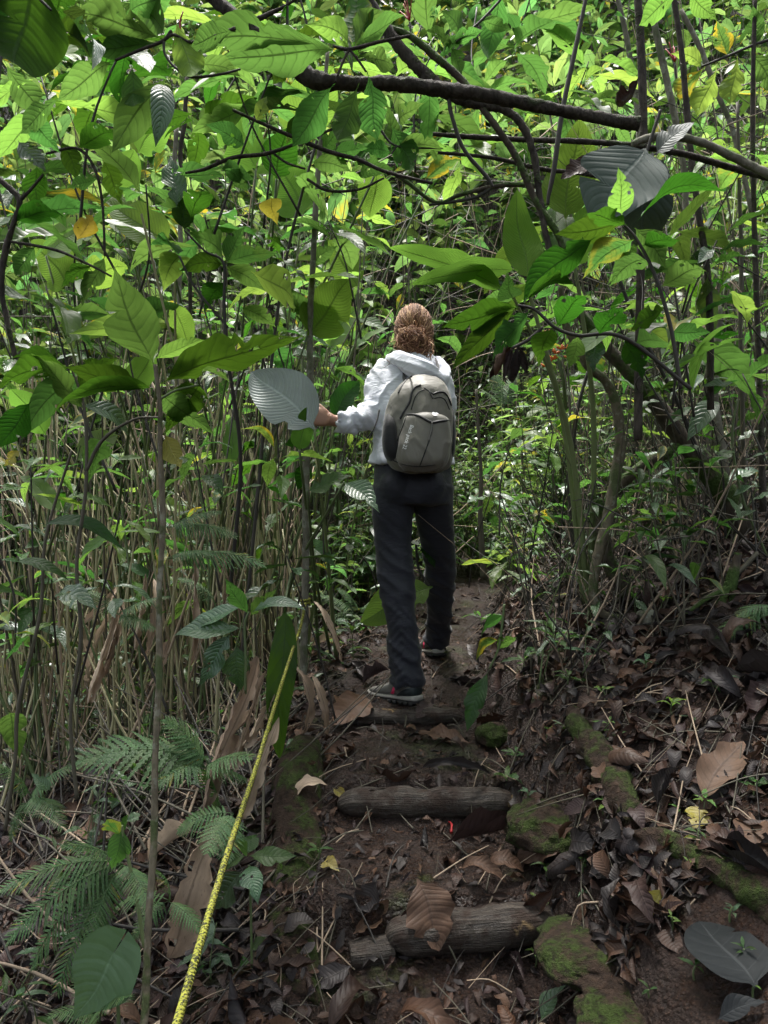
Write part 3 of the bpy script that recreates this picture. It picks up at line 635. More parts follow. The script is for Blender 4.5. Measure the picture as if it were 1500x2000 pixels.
# ------------------------------------------------------------------ the hiker
def fabric_mat(name, col, rough=0.75, scale=900.0, wr=14.0, wstr=0.35, spec=0.3, sheen=0.2, var=0.12, wd=0.012, zs=2.4):
    t = NT(name); pos = t.n('ShaderNodeNewGeometry').outputs['Position']
    weave = t.noise(pos, scale, 2.0, 0.5); st = t.n('ShaderNodeMapping', i0=pos, Scale=(1, 1, zs), Rotation=(0, .45, 0)).outputs[0]
    w1 = t.noise(st, wr, 3.0, 0.55, dist=0.6); w2 = t.noise(pos, wr * 3.2, 2.0, 0.5)
    rid = t.math('SUBTRACT', 1.0, t.math('ABSOLUTE', t.math('MULTIPLY_ADD', w1, 2.0, -1.0)))
    h = t.math('ADD', t.math('ADD', t.math('MULTIPLY', rid, 1.0), t.math('MULTIPLY', w2, 0.18)), t.math('MULTIPLY', weave, 0.02))
    c = hsv(t, col, 0.5, 1.0, t.math('MULTIPLY_ADD', t.noise(pos, 7.0, 3.0, 0.6), var * 2, 1 - var))
    return t.done(t.pr(c, rough, t.bump(h, wstr, wd), spec, Sheen_Weight=sheen))
M['jacket'] = fabric_mat('jacket_cloth', (0.62, 0.635, 0.71), 0.6, 900, 9, 0.35, wd=.016)
M['trouser'] = fabric_mat('trouser_cloth', (0.016, 0.017, 0.024), 0.62, 800, 7, 0.28, spec=0.3, sheen=0.10, wd=.015, zs=2.6)
M['pack'] = fabric_mat('pack_cloth', (0.135, 0.125, 0.102), 0.55, 1200, 7, 0.35, spec=0.4, var=.06, wd=.02, zs=.7)
M['pack_black'] = fabric_mat('pack_black_cloth', (0.010, 0.010, 0.011), 0.7, 700, 9, 0.2)
M['zip'] = plain_mat('zip_black', (0.006, 0.006, 0.007), 0.45, 300, .2)
M['skin'] = plain_mat('skin', (0.40, 0.215, 0.15), 0.5, 45, .10, .15, .002)
M['white_print'] = plain_mat('white_print', (0.72, 0.72, 0.72), 0.6, 200, .05, 0)
M['shoe_grey'] = plain_mat('shoe_grey', (0.15, 0.145, 0.13), 0.75, 220, .25, .5, .002)
M['shoe_dark'] = plain_mat('shoe_dark', (0.012, 0.018, 0.020), 0.55, 160, .2)
M['shoe_pink'] = plain_mat('shoe_pink', (0.55, 0.03, 0.10), 0.6, 160, .2)
M['sole'] = plain_mat('sole_pale', (0.26, 0.245, 0.22), 0.7, 70, .35, .3)
M['sole_dark'] = plain_mat('sole_dark', (0.02, 0.019, 0.018), 0.75, 90, .3)
M['eye_white'] = plain_mat('eye_white', (0.75, 0.73, 0.7), 0.2, 50, .02, 0)
t = NT('auburn_hair'); ge = t.n('ShaderNodeNewGeometry'); r_ = ge.outputs['Random Per Island']
c = t.ramp(r_, [(0.0, (0.060, 0.028, 0.016)), (0.4, (0.17, 0.082, 0.048)), (0.75, (0.31, 0.170, 0.095)), (1.0, (0.48, 0.31, 0.175))])
M['hair'] = t.done(t.pr(c, 0.6, None, 0.18))

def loft(rows, sides=28, pw=2.3):
    """rows: centre, half-x vector, half-y vector -> closed super-ellipse loft"""
    a = np.linspace(0, 2 * np.pi, sides, endpoint=False); ca, sa = np.cos(a), np.sin(a)
    e = 2.0 / pw; cx = np.sign(ca) * np.abs(ca) ** e; sx_ = np.sign(sa) * np.abs(sa) ** e
    V = np.concatenate([np.array(c)[None] + cx[:, None] * np.array(x)[None] + sx_[:, None] * np.array(y)[None] for c, x, y in rows])
    n, m = len(rows), sides; i = np.arange(n - 1)[:, None] * m + np.arange(m)[None]; j = np.arange(n - 1)[:, None] * m + (np.arange(m)[None] + 1) % m
    F = np.stack([i, j, j + m, i + m], -1).reshape(-1, 4)
    V = np.vstack([V, np.array(rows[0][0])[None], np.array(rows[-1][0])[None]]); k = np.arange(m); k2 = (k + 1) % m
    F = np.vstack([F, np.stack([k2, k, np.full(m, n*m), np.full(m, n*m)], -1), np.stack([(n-1)*m + k, (n-1)*m + k2, np.full(m, n*m+1), np.full(m, n*m+1)], -1)])
    return V, F
def hrows(data, n=4, hx=(1, 0, 0), hy=(0, 1, 0)):
    """(px, py, d, half width px, half depth m) -> smooth loft rows"""
    q = smooth_path([list(P(a, b, d)) + [PX(w, d), h] for a, b, d, w, h in data], n); hx = np.array(hx); hy = np.array(hy)
    return [(r[:3], hx * r[3], hy * r[4]) for r in q]
def prow(data, n=5):
    q = smooth_path([list(P(a, b, d)) + [r] for a, b, d, r in data], n); return tube(q[:, :3], q[:, 3], 20)[:2]
def ball(c, rx, ry, rz, n=10):
    th = np.linspace(0.12, np.pi - .12, n); c = np.array(c)
    return loft([(c + np.array([0, 0, -rz * math.cos(a)]), np.array([rx * math.sin(a), 0, 0]), np.array([0, ry * math.sin(a), 0])) for a in th], 20, 2.0)
def fuse(shapes, voxel, smooth=6, fac=0.5):
    """closed shapes -> one continuous smooth surface"""
    mb = MB()
    for s_ in shapes: mb.add(s_[0], s_[1])
    o = link('tmp_fuse', mb.mesh('tmp_fuse'))
    import bmesh as _b
    bm = _b.new(); bm.from_mesh(o.data); _b.ops.recalc_face_normals(bm, faces=bm.faces[:]); bm.to_mesh(o.data); bm.free()
    md = o.modifiers.new('r', 'REMESH'); md.mode = 'VOXEL'; md.voxel_size = voxel
    ms = o.modifiers.new('s', 'SMOOTH'); ms.factor = fac; ms.iterations = smooth
    bpy.context.view_layer.update(); dg = bpy.context.evaluated_depsgraph_get()
    me = bpy.data.meshes.new_from_object(o.evaluated_get(dg)); old = o.data
    bpy.data.objects.remove(o); bpy.data.meshes.remove(old); return me
def push(me, f):
    """displace vertices along normals by f(co)"""
    n = len(me.vertices); co = np.empty(n * 3); me.vertices.foreach_get('co', co); co = co.reshape(-1, 3)
    no = np.empty(n * 3); me.vertex_normals.foreach_get('vector', no); no = no.reshape(-1, 3)
    me.vertices.foreach_set('co', (co + no * f(co)[:, None]).ravel()); me.update()
def finish(me, name, mat, parent):
    me.name = name; me.materials.clear(); me.materials.append(M[mat]); me.polygons.foreach_set('use_smooth', np.ones(len(me.polygons), bool))
    o = link(name, me); 
    if parent is not None: o.parent = parent; o.matrix_basis = Matrix.Translation(-parent.location)
    return o
def ridged(p, seed=0): return (1 - np.abs(fbm(p, 2, seed))) ** 3
PB = P(805, 1380, 3.30)
person = thing('person', PB, 'hiker seen from behind climbing the steps, pale jacket, dark trousers, auburn hair in a bun', 'person')
D0 = 3.30
# --- body: one continuous mesh
hd = P(808, 652, 3.44)
body = [ball(hd, .074, .092, .108), ball(hd + Vector((0, .045, -.06)), .055, .055, .062), ball(hd + Vector((0, .098, -.012)), .014, .022, .022),
        ball(hd + Vector((.075, .0, -.01)), .010, .020, .030), ball(hd + Vector((-.075, .0, -.01)), .010, .020, .030),
        prow([(808, 690, 3.43, .052), (806, 725, 3.40, .056)]),
        loft(hrows([(806, 712, 3.40, 50, .08), (806, 760, 3.37, 62, .10), (806, 850, 3.33, 58, .095), (806, 930, 3.31, 66, .10), (806, 975, 3.30, 58, .09)])),
        prow([(768, 960, 3.30, .060), (766, 1050, 3.30, .045), (772, 1130, 3.29, .040), (786, 1220, 3.27, .038), (796, 1330, 3.275, .030), (798, 1356, 3.285, .026)]),
        prow([(845, 960, 3.31, .055), (854, 1060, 3.47, .036), (859, 1130, 3.61, .032), (857, 1200, 3.76, .030), (855, 1262, 3.88, .028)]),
        prow([(762, 728, 3.40, .055), (748, 765, 3.37, .046), (750, 803, 3.34, .040), (705, 818, 3.29, .034), (668, 822, 3.25, .027), (652, 822, 3.24, .025), (640, 818, 3.23, .030)]),
        prow([(848, 735, 3.40, .050), (860, 775, 3.43, .042), (864, 815, 3.48, .036), (858, 832, 3.60, .030), (845, 838, 3.70, .026), (840, 836, 3.74, .030)])]
# left hand: palm, four fingers closing round the pale stem, thumb
def hand(w, kn, up, fw, s=1):
    """w wrist, kn knuckle centre, up towards the index side, fw the side the fingers curl to"""
    w, kn, up, fw = Vector(w), Vector(kn), Vector(up).normalized(), Vector(fw).normalized(); ax = (kn - w).normalized(); sh = []
    sh.append(loft([(w + ax * ((kn - w).length * q), up * hw, fw * th) for q, hw, th in ((-.1, .024, .020), (.25, .031, .017), (.6, .039, .015), (.95, .041, .013), (1.05, .036, .010))], 16, 2.4))
    for k, (off, ln) in enumerate(((.031, .072), (.010, .080), (-.011, .074), (-.031, .058))):
        b = kn + up * off - ax * .008; p1 = b + ax * ln * .55 + fw * ln * .12; p2 = p1 + ax * ln * .16 + fw * ln * .34; p3 = p2 - ax * ln * .16 + fw * ln * .22
        q = smooth_path([list(b) + [.0095], list(p1) + [.009], list(p2) + [.0082], list(p3) + [.0072]], 4); sh.append(tube(q[:, :3], q[:, 3], 12)[:2])
    tb = w + ax * .025 + up * .026; q = smooth_path([list(tb) + [.013], list(tb + ax * .030 + up * .022 + fw * .012) + [.0105], list(tb + ax * .062 + up * .030 + fw * .022) + [.0085]], 4)
    sh.append(tube(q[:, :3], q[:, 3], 12)[:2]); return sh
body += hand(P(648, 820, 3.235), P(614, 813, 3.215), (0, .1, 1), (.15, 1, .0))
body += hand(P(843, 836, 3.72), P(838, 850, 3.79), (-.6, .3, .4), (-.6, .2, -.5))
bo = finish(fuse(body, .0052, 4, .5), 'body', 'skin', person)
for sx_ in (-1, 1):
    mb = MB(); V, F = ball(hd + Vector((.030 * sx_, .080, .008)), .012, .012, .012, 8); mb.add(V, F); mb.obj('eye', M['eye_white'], person)
q = smooth_path([list(hd + Vector((x, .098 - abs(x) * .25, -.062))) + [.0035] for x in (-.024, -.01, 0, .01, .024)], 3); mb = MB(); mb.add(*tube(q[:, :3], q[:, 3], 6)); mb.obj('mouth', M['shoe_pink'], person)
# --- trousers
tr = [loft(hrows([(806, 885, 3.32, 72, .125), (806, 925, 3.31, 76, .140), (806, 960, 3.30, 77, .145), (807, 985, 3.30, 74, .13)])),
      loft(hrows([(768, 950, 3.30, 41, .125), (766, 1000, 3.30, 41, .112), (767, 1060, 3.30, 37, .090), (771, 1110, 3.29, 36, .082), (778, 1170, 3.28, 33, .078), (787, 1240, 3.27, 31, .074), (793, 1300, 3.27, 29.5, .072), (795, 1337, 3.272, 30, .078)])),
      loft(hrows([(845, 950, 3.30, 41, .120), (848, 1000, 3.37, 38, .108), (854, 1060, 3.47, 34, .088), (859, 1120, 3.59, 28, .078), (858, 1180, 3.71, 27, .072), (856, 1230, 3.84, 26, .070), (855, 1260, 3.90, 25, .075)])),
      ball(P(775, 950, 3.22), .075, .075, .085), ball(P(838, 950, 3.22), .075, .075, .085)]
me = fuse(tr, .0085, 5, .5)
def trf(c):
    z = c[:, 2]; low = ss(1.55, .75, z) if False else np.clip((1.45 - z) / .7, 0, 1)
    s1 = fbm(np.stack([c[:, 0] * 6, c[:, 1] * 5, z * 15 + c[:, 0] * 12], -1), 2, 2); s2 = fbm(np.stack([c[:, 0] * 6, c[:, 1] * 5, z * 17 - c[:, 0] * 16 + 9], -1), 2, 5)
    kn_ = np.exp(-((z - 1.12) / .10) ** 2) + np.clip((.98 - z) / .25, 0, 1); r1 = (1 - np.abs(s1)) ** 4 * (.6 + .8 * kn_) + .5 * fbm(np.stack([c[:, 0] * 5, c[:, 1] * 5, z * 4.5], -1), 2, 31)
    # ruched seam down the calf of the planted leg: chevron folds
    seam = (795 - 750) / FPX * 3.2 + (z - .62) * -.085; u = np.abs(c[:, 0] - seam)
    ch = np.sin((z + u * 1.1) * 2 * np.pi / .034 + 2 * fbm(c * 9, 2, 3)) * np.exp(-(u / .045) ** 2) * np.clip((1.08 - z) / .15, 0, 1) * (c[:, 1] < 3.38)
    return (.005 + .013 * low) * (r1 - .35) + .0042 * ch
push(me, trf); trousers = finish(me, 'trousers', 'trouser', person)
def ringband(name, me_, mat, zc, tz, r, parent): pass
# --- jacket
jk = [loft(hrows([(804, 908, 3.31, 84, .150), (804, 895, 3.31, 82, .146), (805, 860, 3.33, 75, .135), (806, 800, 3.35, 72, .130), (807, 755, 3.37, 72, .122), (807, 722, 3.39, 64, .105), (808, 700, 3.41, 40, .08), (808, 690, 3.42, 30, .07)])),
      prow([(766, 722, 3.40, .075), (751, 750, 3.38, .078), (747, 785, 3.35, .074), (741, 806, 3.33, .066), (712, 817, 3.29, .055), (682, 824, 3.26, .044), (660, 823, 3.245, .038)]),
      prow([(846, 727, 3.40, .070), (858, 757, 3.42, .066), (864, 800, 3.46, .060), (862, 826, 3.55, .050), (854, 836, 3.64, .042), (848, 838, 3.69, .038)])]
me = fuse(jk, .0075, 4, .5)
def jkf(c):
    s1 = fbm(np.stack([c[:, 0] * 8 + c[:, 2] * 6, c[:, 1] * 7, c[:, 2] * 14 - c[:, 0] * 9], -1), 2, 7); s2 = fbm(np.stack([c[:, 0] * 7, c[:, 1] * 7, c[:, 2] * 15 + c[:, 0] * 18], -1), 2, 8)
    arm = np.clip((-.06 - c[:, 0]) / .08, 0, 1)
    return (.011 + .024 * arm) * (np.maximum((1 - np.abs(s1)) ** 5, (1 - np.abs(s2)) ** 5) - .35)
push(me, jkf); jacket = finish(me, 'jacket', 'jacket', person)
# hood lying on the shoulders
def sweep(data, pw=2.0, n=5):
    """(px, py, d, r across m, r thick m)"""
    q = smooth_path([list(P(a, b, d)) + [r1, r2] for a, b, d, r1, r2 in data], n); T, N, B = frames(q[:, :3])
    return loft([(q[i, :3], N[i] * q[i, 3], B[i] * q[i, 4]) for i in range(len(q))], 20, pw)
hood = [sweep([(764, 702, 3.36, .024, .030), (778, 700, 3.28, .032, .030), (800, 712, 3.22, .046, .034), (828, 728, 3.18, .054, .036), (850, 740, 3.20, .040, .034), (866, 740, 3.27, .028, .026), (868, 722, 3.36, .024, .024), (852, 702, 3.41, .02, .022)]),
        sweep([(772, 696, 3.40, .02, .026), (790, 694, 3.33, .026, .024), (812, 704, 3.28, .034, .026), (842, 722, 3.27, .03, .026)])]
me = fuse(hood, .0055, 4, .5)
push(me, lambda c: .005 * (ridged(np.stack([c[:, 0] * 11 + c[:, 2] * 18, c[:, 1] * 10, c[:, 2] * 30 + c[:, 0] * 14], -1), 3) - .4)); hood_o = finish(me, 'hood', 'jacket', jacket); hood_o.matrix_basis = Matrix.Identity(4)
mb = MB(); V, F = sweep([(840, 734, 3.155, .006, .016), (850, 738, 3.150, .012, .030), (860, 741, 3.165, .011, .026), (866, 742, 3.19, .005, .012)]); mb.add(V, F); o = mb.obj('hood_shadow', M['pack_black']); o.parent = jacket; o.matrix_basis = Matrix.Translation(-person.location)  # black piece standing in for the shadow inside the hood
# --- hair: combed to a loose bun at the nape
hb = MB(); hr = random.Random(4); bun = P(806, 676, 3.40) + Vector((0, -.085, 0)) ; bun.y = 3.31
V, F = ball(hd + Vector((0, -.010, .008)), .080, .092, .110, 16); hb.add(V, F); V, F = ball(bun, .046, .040, .040, 10); hb.add(V, F)
for k in range(1000):
    az = hr.uniform(-2.3, 2.3); el = hr.uniform(-.35, 1.5); rr = np.array([.083, .096, .114]) * hr.uniform(.985, 1.07); cz = np.array(hd) + np.array([0, -.010, .008])
    pts = []
    p0 = np.array([math.sin(az) * math.cos(el), -math.cos(az) * math.cos(el), math.sin(el)]); tgt = np.array(bun) + np.array([hr.gauss(0, .022), -.005, hr.gauss(.008, .02)]) - cz; t1 = tgt / rr; t1 /= np.linalg.norm(t1)
    for q in np.linspace(0, 1, 7):
        d_ = p0 * (1 - q) + t1 * q; d_ /= np.linalg.norm(d_) + 1e-9; pts.append(cz + d_ * rr + np.array([hr.gauss(0, .0015), hr.gauss(0, .0015), hr.gauss(0, .0015)]))
    pts.append(np.array(bun) + np.array([hr.gauss(0, .02), -.030, hr.gauss(0, .016)]))
    s_ = smooth_path(pts, 2); hb.add(*tube(s_, np.linspace(.0018, .0013, len(s_)), 4, cap=False))
for k in range(420):
    n_ = Vector((hr.gauss(0, .6), -1, hr.gauss(0, .6))).normalized(); a0 = n_.orthogonal().normalized(); b0 = n_.cross(a0); r0 = hr.uniform(.014, .050); ph = hr.uniform(0, 6.28); arc = hr.uniform(1.5, 5); cc = bun + Vector((hr.gauss(0, .020), hr.gauss(-.012, .014), hr.gauss(-.008, .020)))
    pts = [cc + (a0 * math.cos(ph + arc * q) + b0 * math.sin(ph + arc * q)) * r0 * (1 + .25 * math.sin(q * 7 + ph)) + n_ * (.014 * math.sin(q * 5 + ph)) for q in np.linspace(0, 1, 8)]
    s_ = smooth_path([list(p) for p in pts], 2); hb.add(*tube(s_, np.linspace(.0017, .0011, len(s_)), 4, cap=False))
for k in range(150):   # wisps
    p = bun + Vector((hr.gauss(0, .038), -.015, hr.gauss(-.012, .03))); s_ = smooth_path([list(p), list(p + rv(.015) + Vector((0, -.008, -.018))), list(p + rv(.02) + Vector((0, -.004, -.04)))], 4); hb.add(*tube(s_, np.linspace(.0018, .0007, len(s_)), 4, cap=False))
hb.obj('hair', M['hair'], person)
# --- shoes
def shoe(heel, yaw, pitch, scale=1.0):
    Mx = Matrix.Translation(heel) @ Matrix.Rotation(yaw, 4, 'Z') @ Matrix.Rotation(pitch, 4, 'X') @ Matrix.Scale(scale, 4)
    def tf(V): return np.array([Mx @ Vector(v) for v in V])
    def lf(rows, pw=2.6, n=4):
        q = smooth_path(rows, n); return loft([((r[4] if len(r) > 4 else 0, r[0], (r[2] + r[3]) / 2), (r[1], 0, 0), (0, 0, (r[3] - r[2]) / 2)) for r in q], 24, pw)
    up = finish(fuse([lf([(.0, .022, .028, .100), (.012, .035, .025, .122), (.05, .041, .024, .132), (.095, .041, .024, .118), (.14, .043, .024, .086), (.20, .045, .024, .060), (.245, .040, .024, .052), (.272, .026, .026, .044), (.282, .010, .028, .036)], 2.5)], .0035, 4), 'shoe', 'shoe_grey', None)
    n = len(up.data.vertices); co = np.empty(n * 3); up.data.vertices.foreach_get('co', co); co = co.reshape(-1, 3)
    up.data.vertices.foreach_set('co', tf(co).ravel()); up.data.update()
    up.parent = person; up.matrix_basis = Matrix.Translation(-person.location)
    def sub(name, V, F, mat):
        mb = MB(); mb.add(tf(V), F); o = mb.obj(name, M[mat]); o.parent = up; return o
    def band(rows, pw=3.2): return lf(rows, pw)
    V, F = band([(-.006, .020, .012, .034), (.005, .036, .011, .036), (.05, .043, .011, .034), (.10, .042, .012, .032), (.16, .048, .012, .031), (.22, .050, .013, .032), (.262, .042, .015, .034), (.284, .026, .018, .036), (.292, .012, .020, .034)]); sub('midsole', V, F, 'sole')
    V, F = band([(-.004, .018, .000, .014), (.005, .034, -.001, .0135), (.05, .041, -.001, .0135), (.10, .040, .003, .0138), (.16, .046, .001, .0138), (.22, .048, .000, .015), (.262, .040, .004, .017), (.286, .022, .010, .020)]); sub('outsole', V, F, 'sole_dark')
    for k in range(9):
        for s_ in (-1, 1):
            y = .01 + k * .030; w = .036 if k < 3 else .041; V, F = loft([((s_ * w, y, -.004), (.007, 0, 0), (0, .009, 0)), ((s_ * w, y, .012), (.008, 0, 0), (0, .010, 0))], 8, 4); sub('tread', V, F, 'sole_dark')
    V, F = lf([(-.005, .018, .034, .074), (.004, .0345, .030, .080), (.028, .0425, .028, .074), (.060, .0445, .028, .058), (.085, .0435, .028, .036)], 2.6); sub('heel_cap', V, F, 'shoe_dark')
    V, F = loft([((0, -.006, .076), (.011, 0, 0), (0, .003, 0)), ((0, -.008, .106), (.011, 0, 0), (0, .003, 0)), ((0, -.003, .132), (.009, 0, 0), (0, .003, 0))], 10, 3); sub('pull_tab', V, F, 'shoe_pink')
    for s_ in (-1, 1):
        V, F = loft([((s_ * .0405, .112, .036), (.002, 0, 0), (0, .010, 0)), ((s_ * .0395, .100, .066), (.002, 0, 0), (0, .006, 0))], 8, 3); sub('side_stripe', V, F, 'shoe_pink')
        V, F = loft([((s_ * .037, .035, .120), (.005, 0, 0), (0, .03, 0)), ((s_ * .036, .035, .134), (.004, 0, 0), (0, .03, 0))], 10, 3); sub('collar', V, F, 'shoe_pink')
    for k in range(4):
        y = .105 + k * .024; z = .098 - k * .0105; s_ = smooth_path([(-.026, y, z - .012), (0, y + .004, z + .002), (.026, y, z - .012)], 4); Vt, Ft, _ = tube(s_, .0028, 6); sub('lace', Vt, Ft, 'shoe_dark')
    return up
hl = P(817, 1378, 3.215); hl.z = gz(hl.x, hl.y) + .012; sh1 = shoe(hl, R(44), R(-4))
hl = P(857, 1288, 3.82); hl.z = gz(hl.x, hl.y) + .012; sh2 = shoe(hl, R(16), R(-8))
# ------------------------------------------------------------------ backpack
pb = P(818, 925, 3.06)
pack = thing('backpack', pb, 'taupe grey backpack with black zips worn by the hiker', 'backpack')
def packfin(me, name, mat):
    o = finish(me, name, mat, None); o.parent = pack; o.matrix_basis = Matrix.Translation(-pack.location); return o
DP = 3.10
def prows(rows): return loft(hrows([(cx, py, d, hw, h) for py, cx, hw, h, d in rows], 5), 36, 2.7)
me = fuse([prows([(735, 829, 18, .030, 3.16), (744, 827, 38, .060, 3.15), (765, 823, 55, .085, 3.13), (800, 820, 65, .100, 3.12), (850, 818, 69, .108, 3.11), (893, 818, 67, .110, 3.10), (914, 819, 59, .095, 3.10), (924, 820, 42, .06, 3.10)])], .006, 5)
me2 = fuse([prows([(812, 834, 34, .05, 3.03), (820, 834, 44, .070, 3.03), (845, 832, 50, .085, 3.03), (880, 828, 53, .095, 3.03), (905, 826, 50, .088, 3.03), (919, 826, 38, .06, 3.04)])], .006, 6)
dent = lambda c: .012 * fbm(c * np.array([7, 7, 5]), 2, 21) + .006 * (ridged(np.stack([c[:, 0] * 16 + c[:, 2] * 9, c[:, 1] * 12, c[:, 2] * 9 - c[:, 0] * 8], -1), 22) - .4)
push(me, dent); push(me2, dent)
main_o = packfin(me, 'main_compartment', 'pack'); poc_o = packfin(me2, 'front_pocket', 'pack')
me3 = fuse([prows([(806, 764, 8, .04, 3.10), (828, 762, 14, .07, 3.08), (865, 763, 17, .080, 3.07), (893, 768, 16, .07, 3.07), (906, 774, 9, .04, 3.08)])], .005, 4); packfin(me3, 'mesh_side_pocket', 'pack_black')
me3 = fuse([prows([(800, 880, 6, .03, 3.13), (835, 882, 7, .06, 3.12), (880, 879, 9, .07, 3.11), (905, 872, 7, .05, 3.11)])], .005, 4); packfin(me3, 'mesh_side_pocket', 'pack_black')
bv, bf = [], []
for mm in (me, me2):
    o0 = len(bv); bv += [v.co.copy() for v in mm.vertices]; bf += [[i + o0 for i in p.vertices] for p in mm.polygons]
BV = BVHTree.FromPolygons(bv, bf)
def on_pack(px, py, off=.001):
    dr = (P(px, py, 1) - CAMV).normalized(); h, n_, i, d_ = BV.ray_cast(CAMV, dr)
    return (h - dr * off) if h is not None else P(px, py, 3.03)
def pzip(name, pts, w=.0055, mat='zip', off=.001):
    q = smooth_path([(a, b) for a, b in pts], 6); s_ = np.array([list(on_pack(a, b, off)) for a, b in q])
    for _ in range(2): s_[1:-1] = (s_[:-2] + 2 * s_[1:-1] + s_[2:]) / 4
    mb = MB(); mb.add(*tube(s_, w, 6)); o = mb.obj(name, M[mat]); o.parent = pack; o.matrix_basis = Matrix.Translation(-pack.location); return o
pzip('zip', [(804, 735), (792, 744), (784, 755), (778, 768)], .004); pzip('zip', [(822, 752), (810, 757), (804, 768), (800, 785), (790, 802), (781, 818)], .0048)
pzip('seam', [(829, 761), (817, 766), (809, 780), (803, 800)], .0022); pzip('zip', [(795, 811), (808, 810), (822, 814), (842, 825), (858, 823), (878, 821)], .0058)
pzip('zip', [(846, 770), (856, 766), (868, 767), (876, 778), (881, 792)], .0045); pzip('seam', [(848, 778), (860, 776), (870, 782), (878, 800)], .0022)
pzip('seam', [(845, 829), (841, 850), (832, 878), (820, 910)], .0024); pzip('seam', [(794, 813), (784, 840), (772, 872), (765, 898)], .0024); pzip('seam', [(765, 898), (790, 908), (820, 911), (850, 908)], .002)
pl = pzip('zip_pull', [(844, 824), (843, 838), (840, 850), (838, 860)], .003, 'shoe_grey', .006); pzip('zip_pull', [(828, 757), (838, 764), (846, 770)], .003, 'zip', .006)
pzip('zip_pull', [(838, 764), (842, 772), (846, 779)], .0032, 'zip', .007)
for nm_, pts in (('shoulder_strap', [(798, 756, 3.17), (790, 740, 3.24), (780, 718, 3.37), (774, 722, 3.50), (772, 780, 3.51), (768, 850, 3.44), (764, 880, 3.30)]), ('shoulder_strap', [(850, 742, 3.18), (856, 722, 3.24), (852, 708, 3.36), (850, 728, 3.50), (852, 790, 3.51), (862, 850, 3.44), (870, 880, 3.28)])):
    V, F = sweep([(a, b, d, .012 if i_ < 2 else .022, .006) for i_, (a, b, d) in enumerate(pts)]); mb = MB(); mb.add(V, F); o = mb.obj(nm_, M['pack_black']); o.parent = pack; o.matrix_basis = Matrix.Translation(-pack.location)
V, F = sweep([(741, 800, 3.24, .004, .004), (736, 822, 3.23, .012, .003), (728, 842, 3.23, .012, .003), (717, 856, 3.24, .006, .003)]); mb = MB(); mb.add(V, F); o = mb.obj('hanging_strap', M['pack_black']); o.parent = pack; o.matrix_basis = Matrix.Translation(-pack.location)
# printed mark and lettering, laid on the cloth
mb = MB(); mk = [(843, 807), (846, 804), (850, 806), (853, 805), (857, 808), (855, 811), (850, 812), (846, 811)]; V = [on_pack(a, b, .0035) for a, b in mk] + [on_pack(850, 808, .0035)]; mb.add([list(v) for v in V], [[i, (i + 1) % 8, 8, 8] for i in range(8)]); o = mb.obj('printed_mark', M['white_print']); o.parent = pack; o.matrix_basis = Matrix.Translation(-pack.location)
def lettering(name, text, p0, p1, cap_px, surf, mat, parent):
    cu = bpy.data.curves.new(name, 'FONT'); cu.body = text; cu.size = 1.0; cu.resolution_u = 3; to = link('tmp_text', cu); bpy.context.view_layer.update()
    mt = bpy.data.meshes.new_from_object(to.evaluated_get(bpy.context.evaluated_depsgraph_get())); bpy.data.objects.remove(to); bpy.data.curves.remove(cu)
    xs = [v.co.x for v in mt.vertices]; w = max(xs); dx, dy = p1[0] - p0[0], p1[1] - p0[1]; ln = math.hypot(dx, dy); ux, uy = dx / ln, dy / ln; nx, ny = uy, -ux
    for v in mt.vertices:
        a = v.co.x / w * ln; b = v.co.y / .7 * cap_px; v.co = surf(p0[0] + ux * a + nx * b, p0[1] + uy * a + ny * b)
    mt.materials.clear(); mt.materials.append(M[mat]); o = link(name, mt); o.parent = parent; o.matrix_basis = Matrix.Translation(-parent.location); return o
lettering('lettering', 'Back pack 22', (802, 829), (786, 876), 7.2, lambda a, b: on_pack(a, b, .0022), 'white_print', pack)
# ------------------------------------------------------------------ steps, edging logs, rope
def log_thing(name, pts, mat, label, cat, rough=.16, sides=22, n=10, seed=1, flat=1.0, splinter=True, group=None):
    """pts: (point, radius)"""
    q = smooth_path([list(p) + [r] for p, r in pts], n); c = Vector(q[len(q) // 2, :3]); o = thing(name, c, label, cat, group)
    mb = MB(); mb.add(*tube(q[:, :3] - np.array(c), q[:, 3], sides, rough, seed, flat, fs=5)); b = bpy.data.objects.new('log_body', mb.mesh('log_body', M[mat])); COL.objects.link(b); b.parent = o
    return o, c
def endcap(o, p, dr, r, mat):
    V, F, UV = tube([np.array(p - o.location), np.array(p - o.location + dr * .006)], [r * .93, r * .86], 18, .12, 3); mb = MB(); mb.add(V, F, UV); e = bpy.data.objects.new('cut_end', mb.mesh('cut_end', M[mat])); COL.objects.link(e); e.parent = o
M['cut_wood'] = bark_mat('cut_wood', (0.10, 0.070, 0.042), (0.19, 0.135, 0.085), moss=0.15, scale=60, bd=.004)
for (a, b, d0, d1, r, lab, sd_) in (((790, 1826), (1058, 1800), 2.06, 2.075, .056, 'thick worn log holding the lowest trail step, pale scraped patch on top', 3),
                                    ((688, 1568), (972, 1566), 2.555, 2.555, .050, 'smooth dark log holding the middle trail step', 5),
                                    ((700, 1402), (880, 1398), 3.165, 3.175, .036, 'dark log holding the upper trail step under the hiker\'s shoe', 8)):
    A, B = P(*a, d0), P(*b, d1); mid = (A + B) / 2 + Vector((0, .004, -.004)); o, c = log_thing('step_log', [(A - Vector((.02, -.012, .02)), r * .5), (A, r * .88), (A.lerp(B, .3), r * 1.02), (mid, r * .96), (A.lerp(B, .8), r * 1.0), (B, r * .9), (B + Vector((.05, .02, -.02)), r * .6)], 'step_wood', lab, 'log', .20, 32, 16, sd_, group='trail step logs')
    dr = (B - A).normalized(); pass
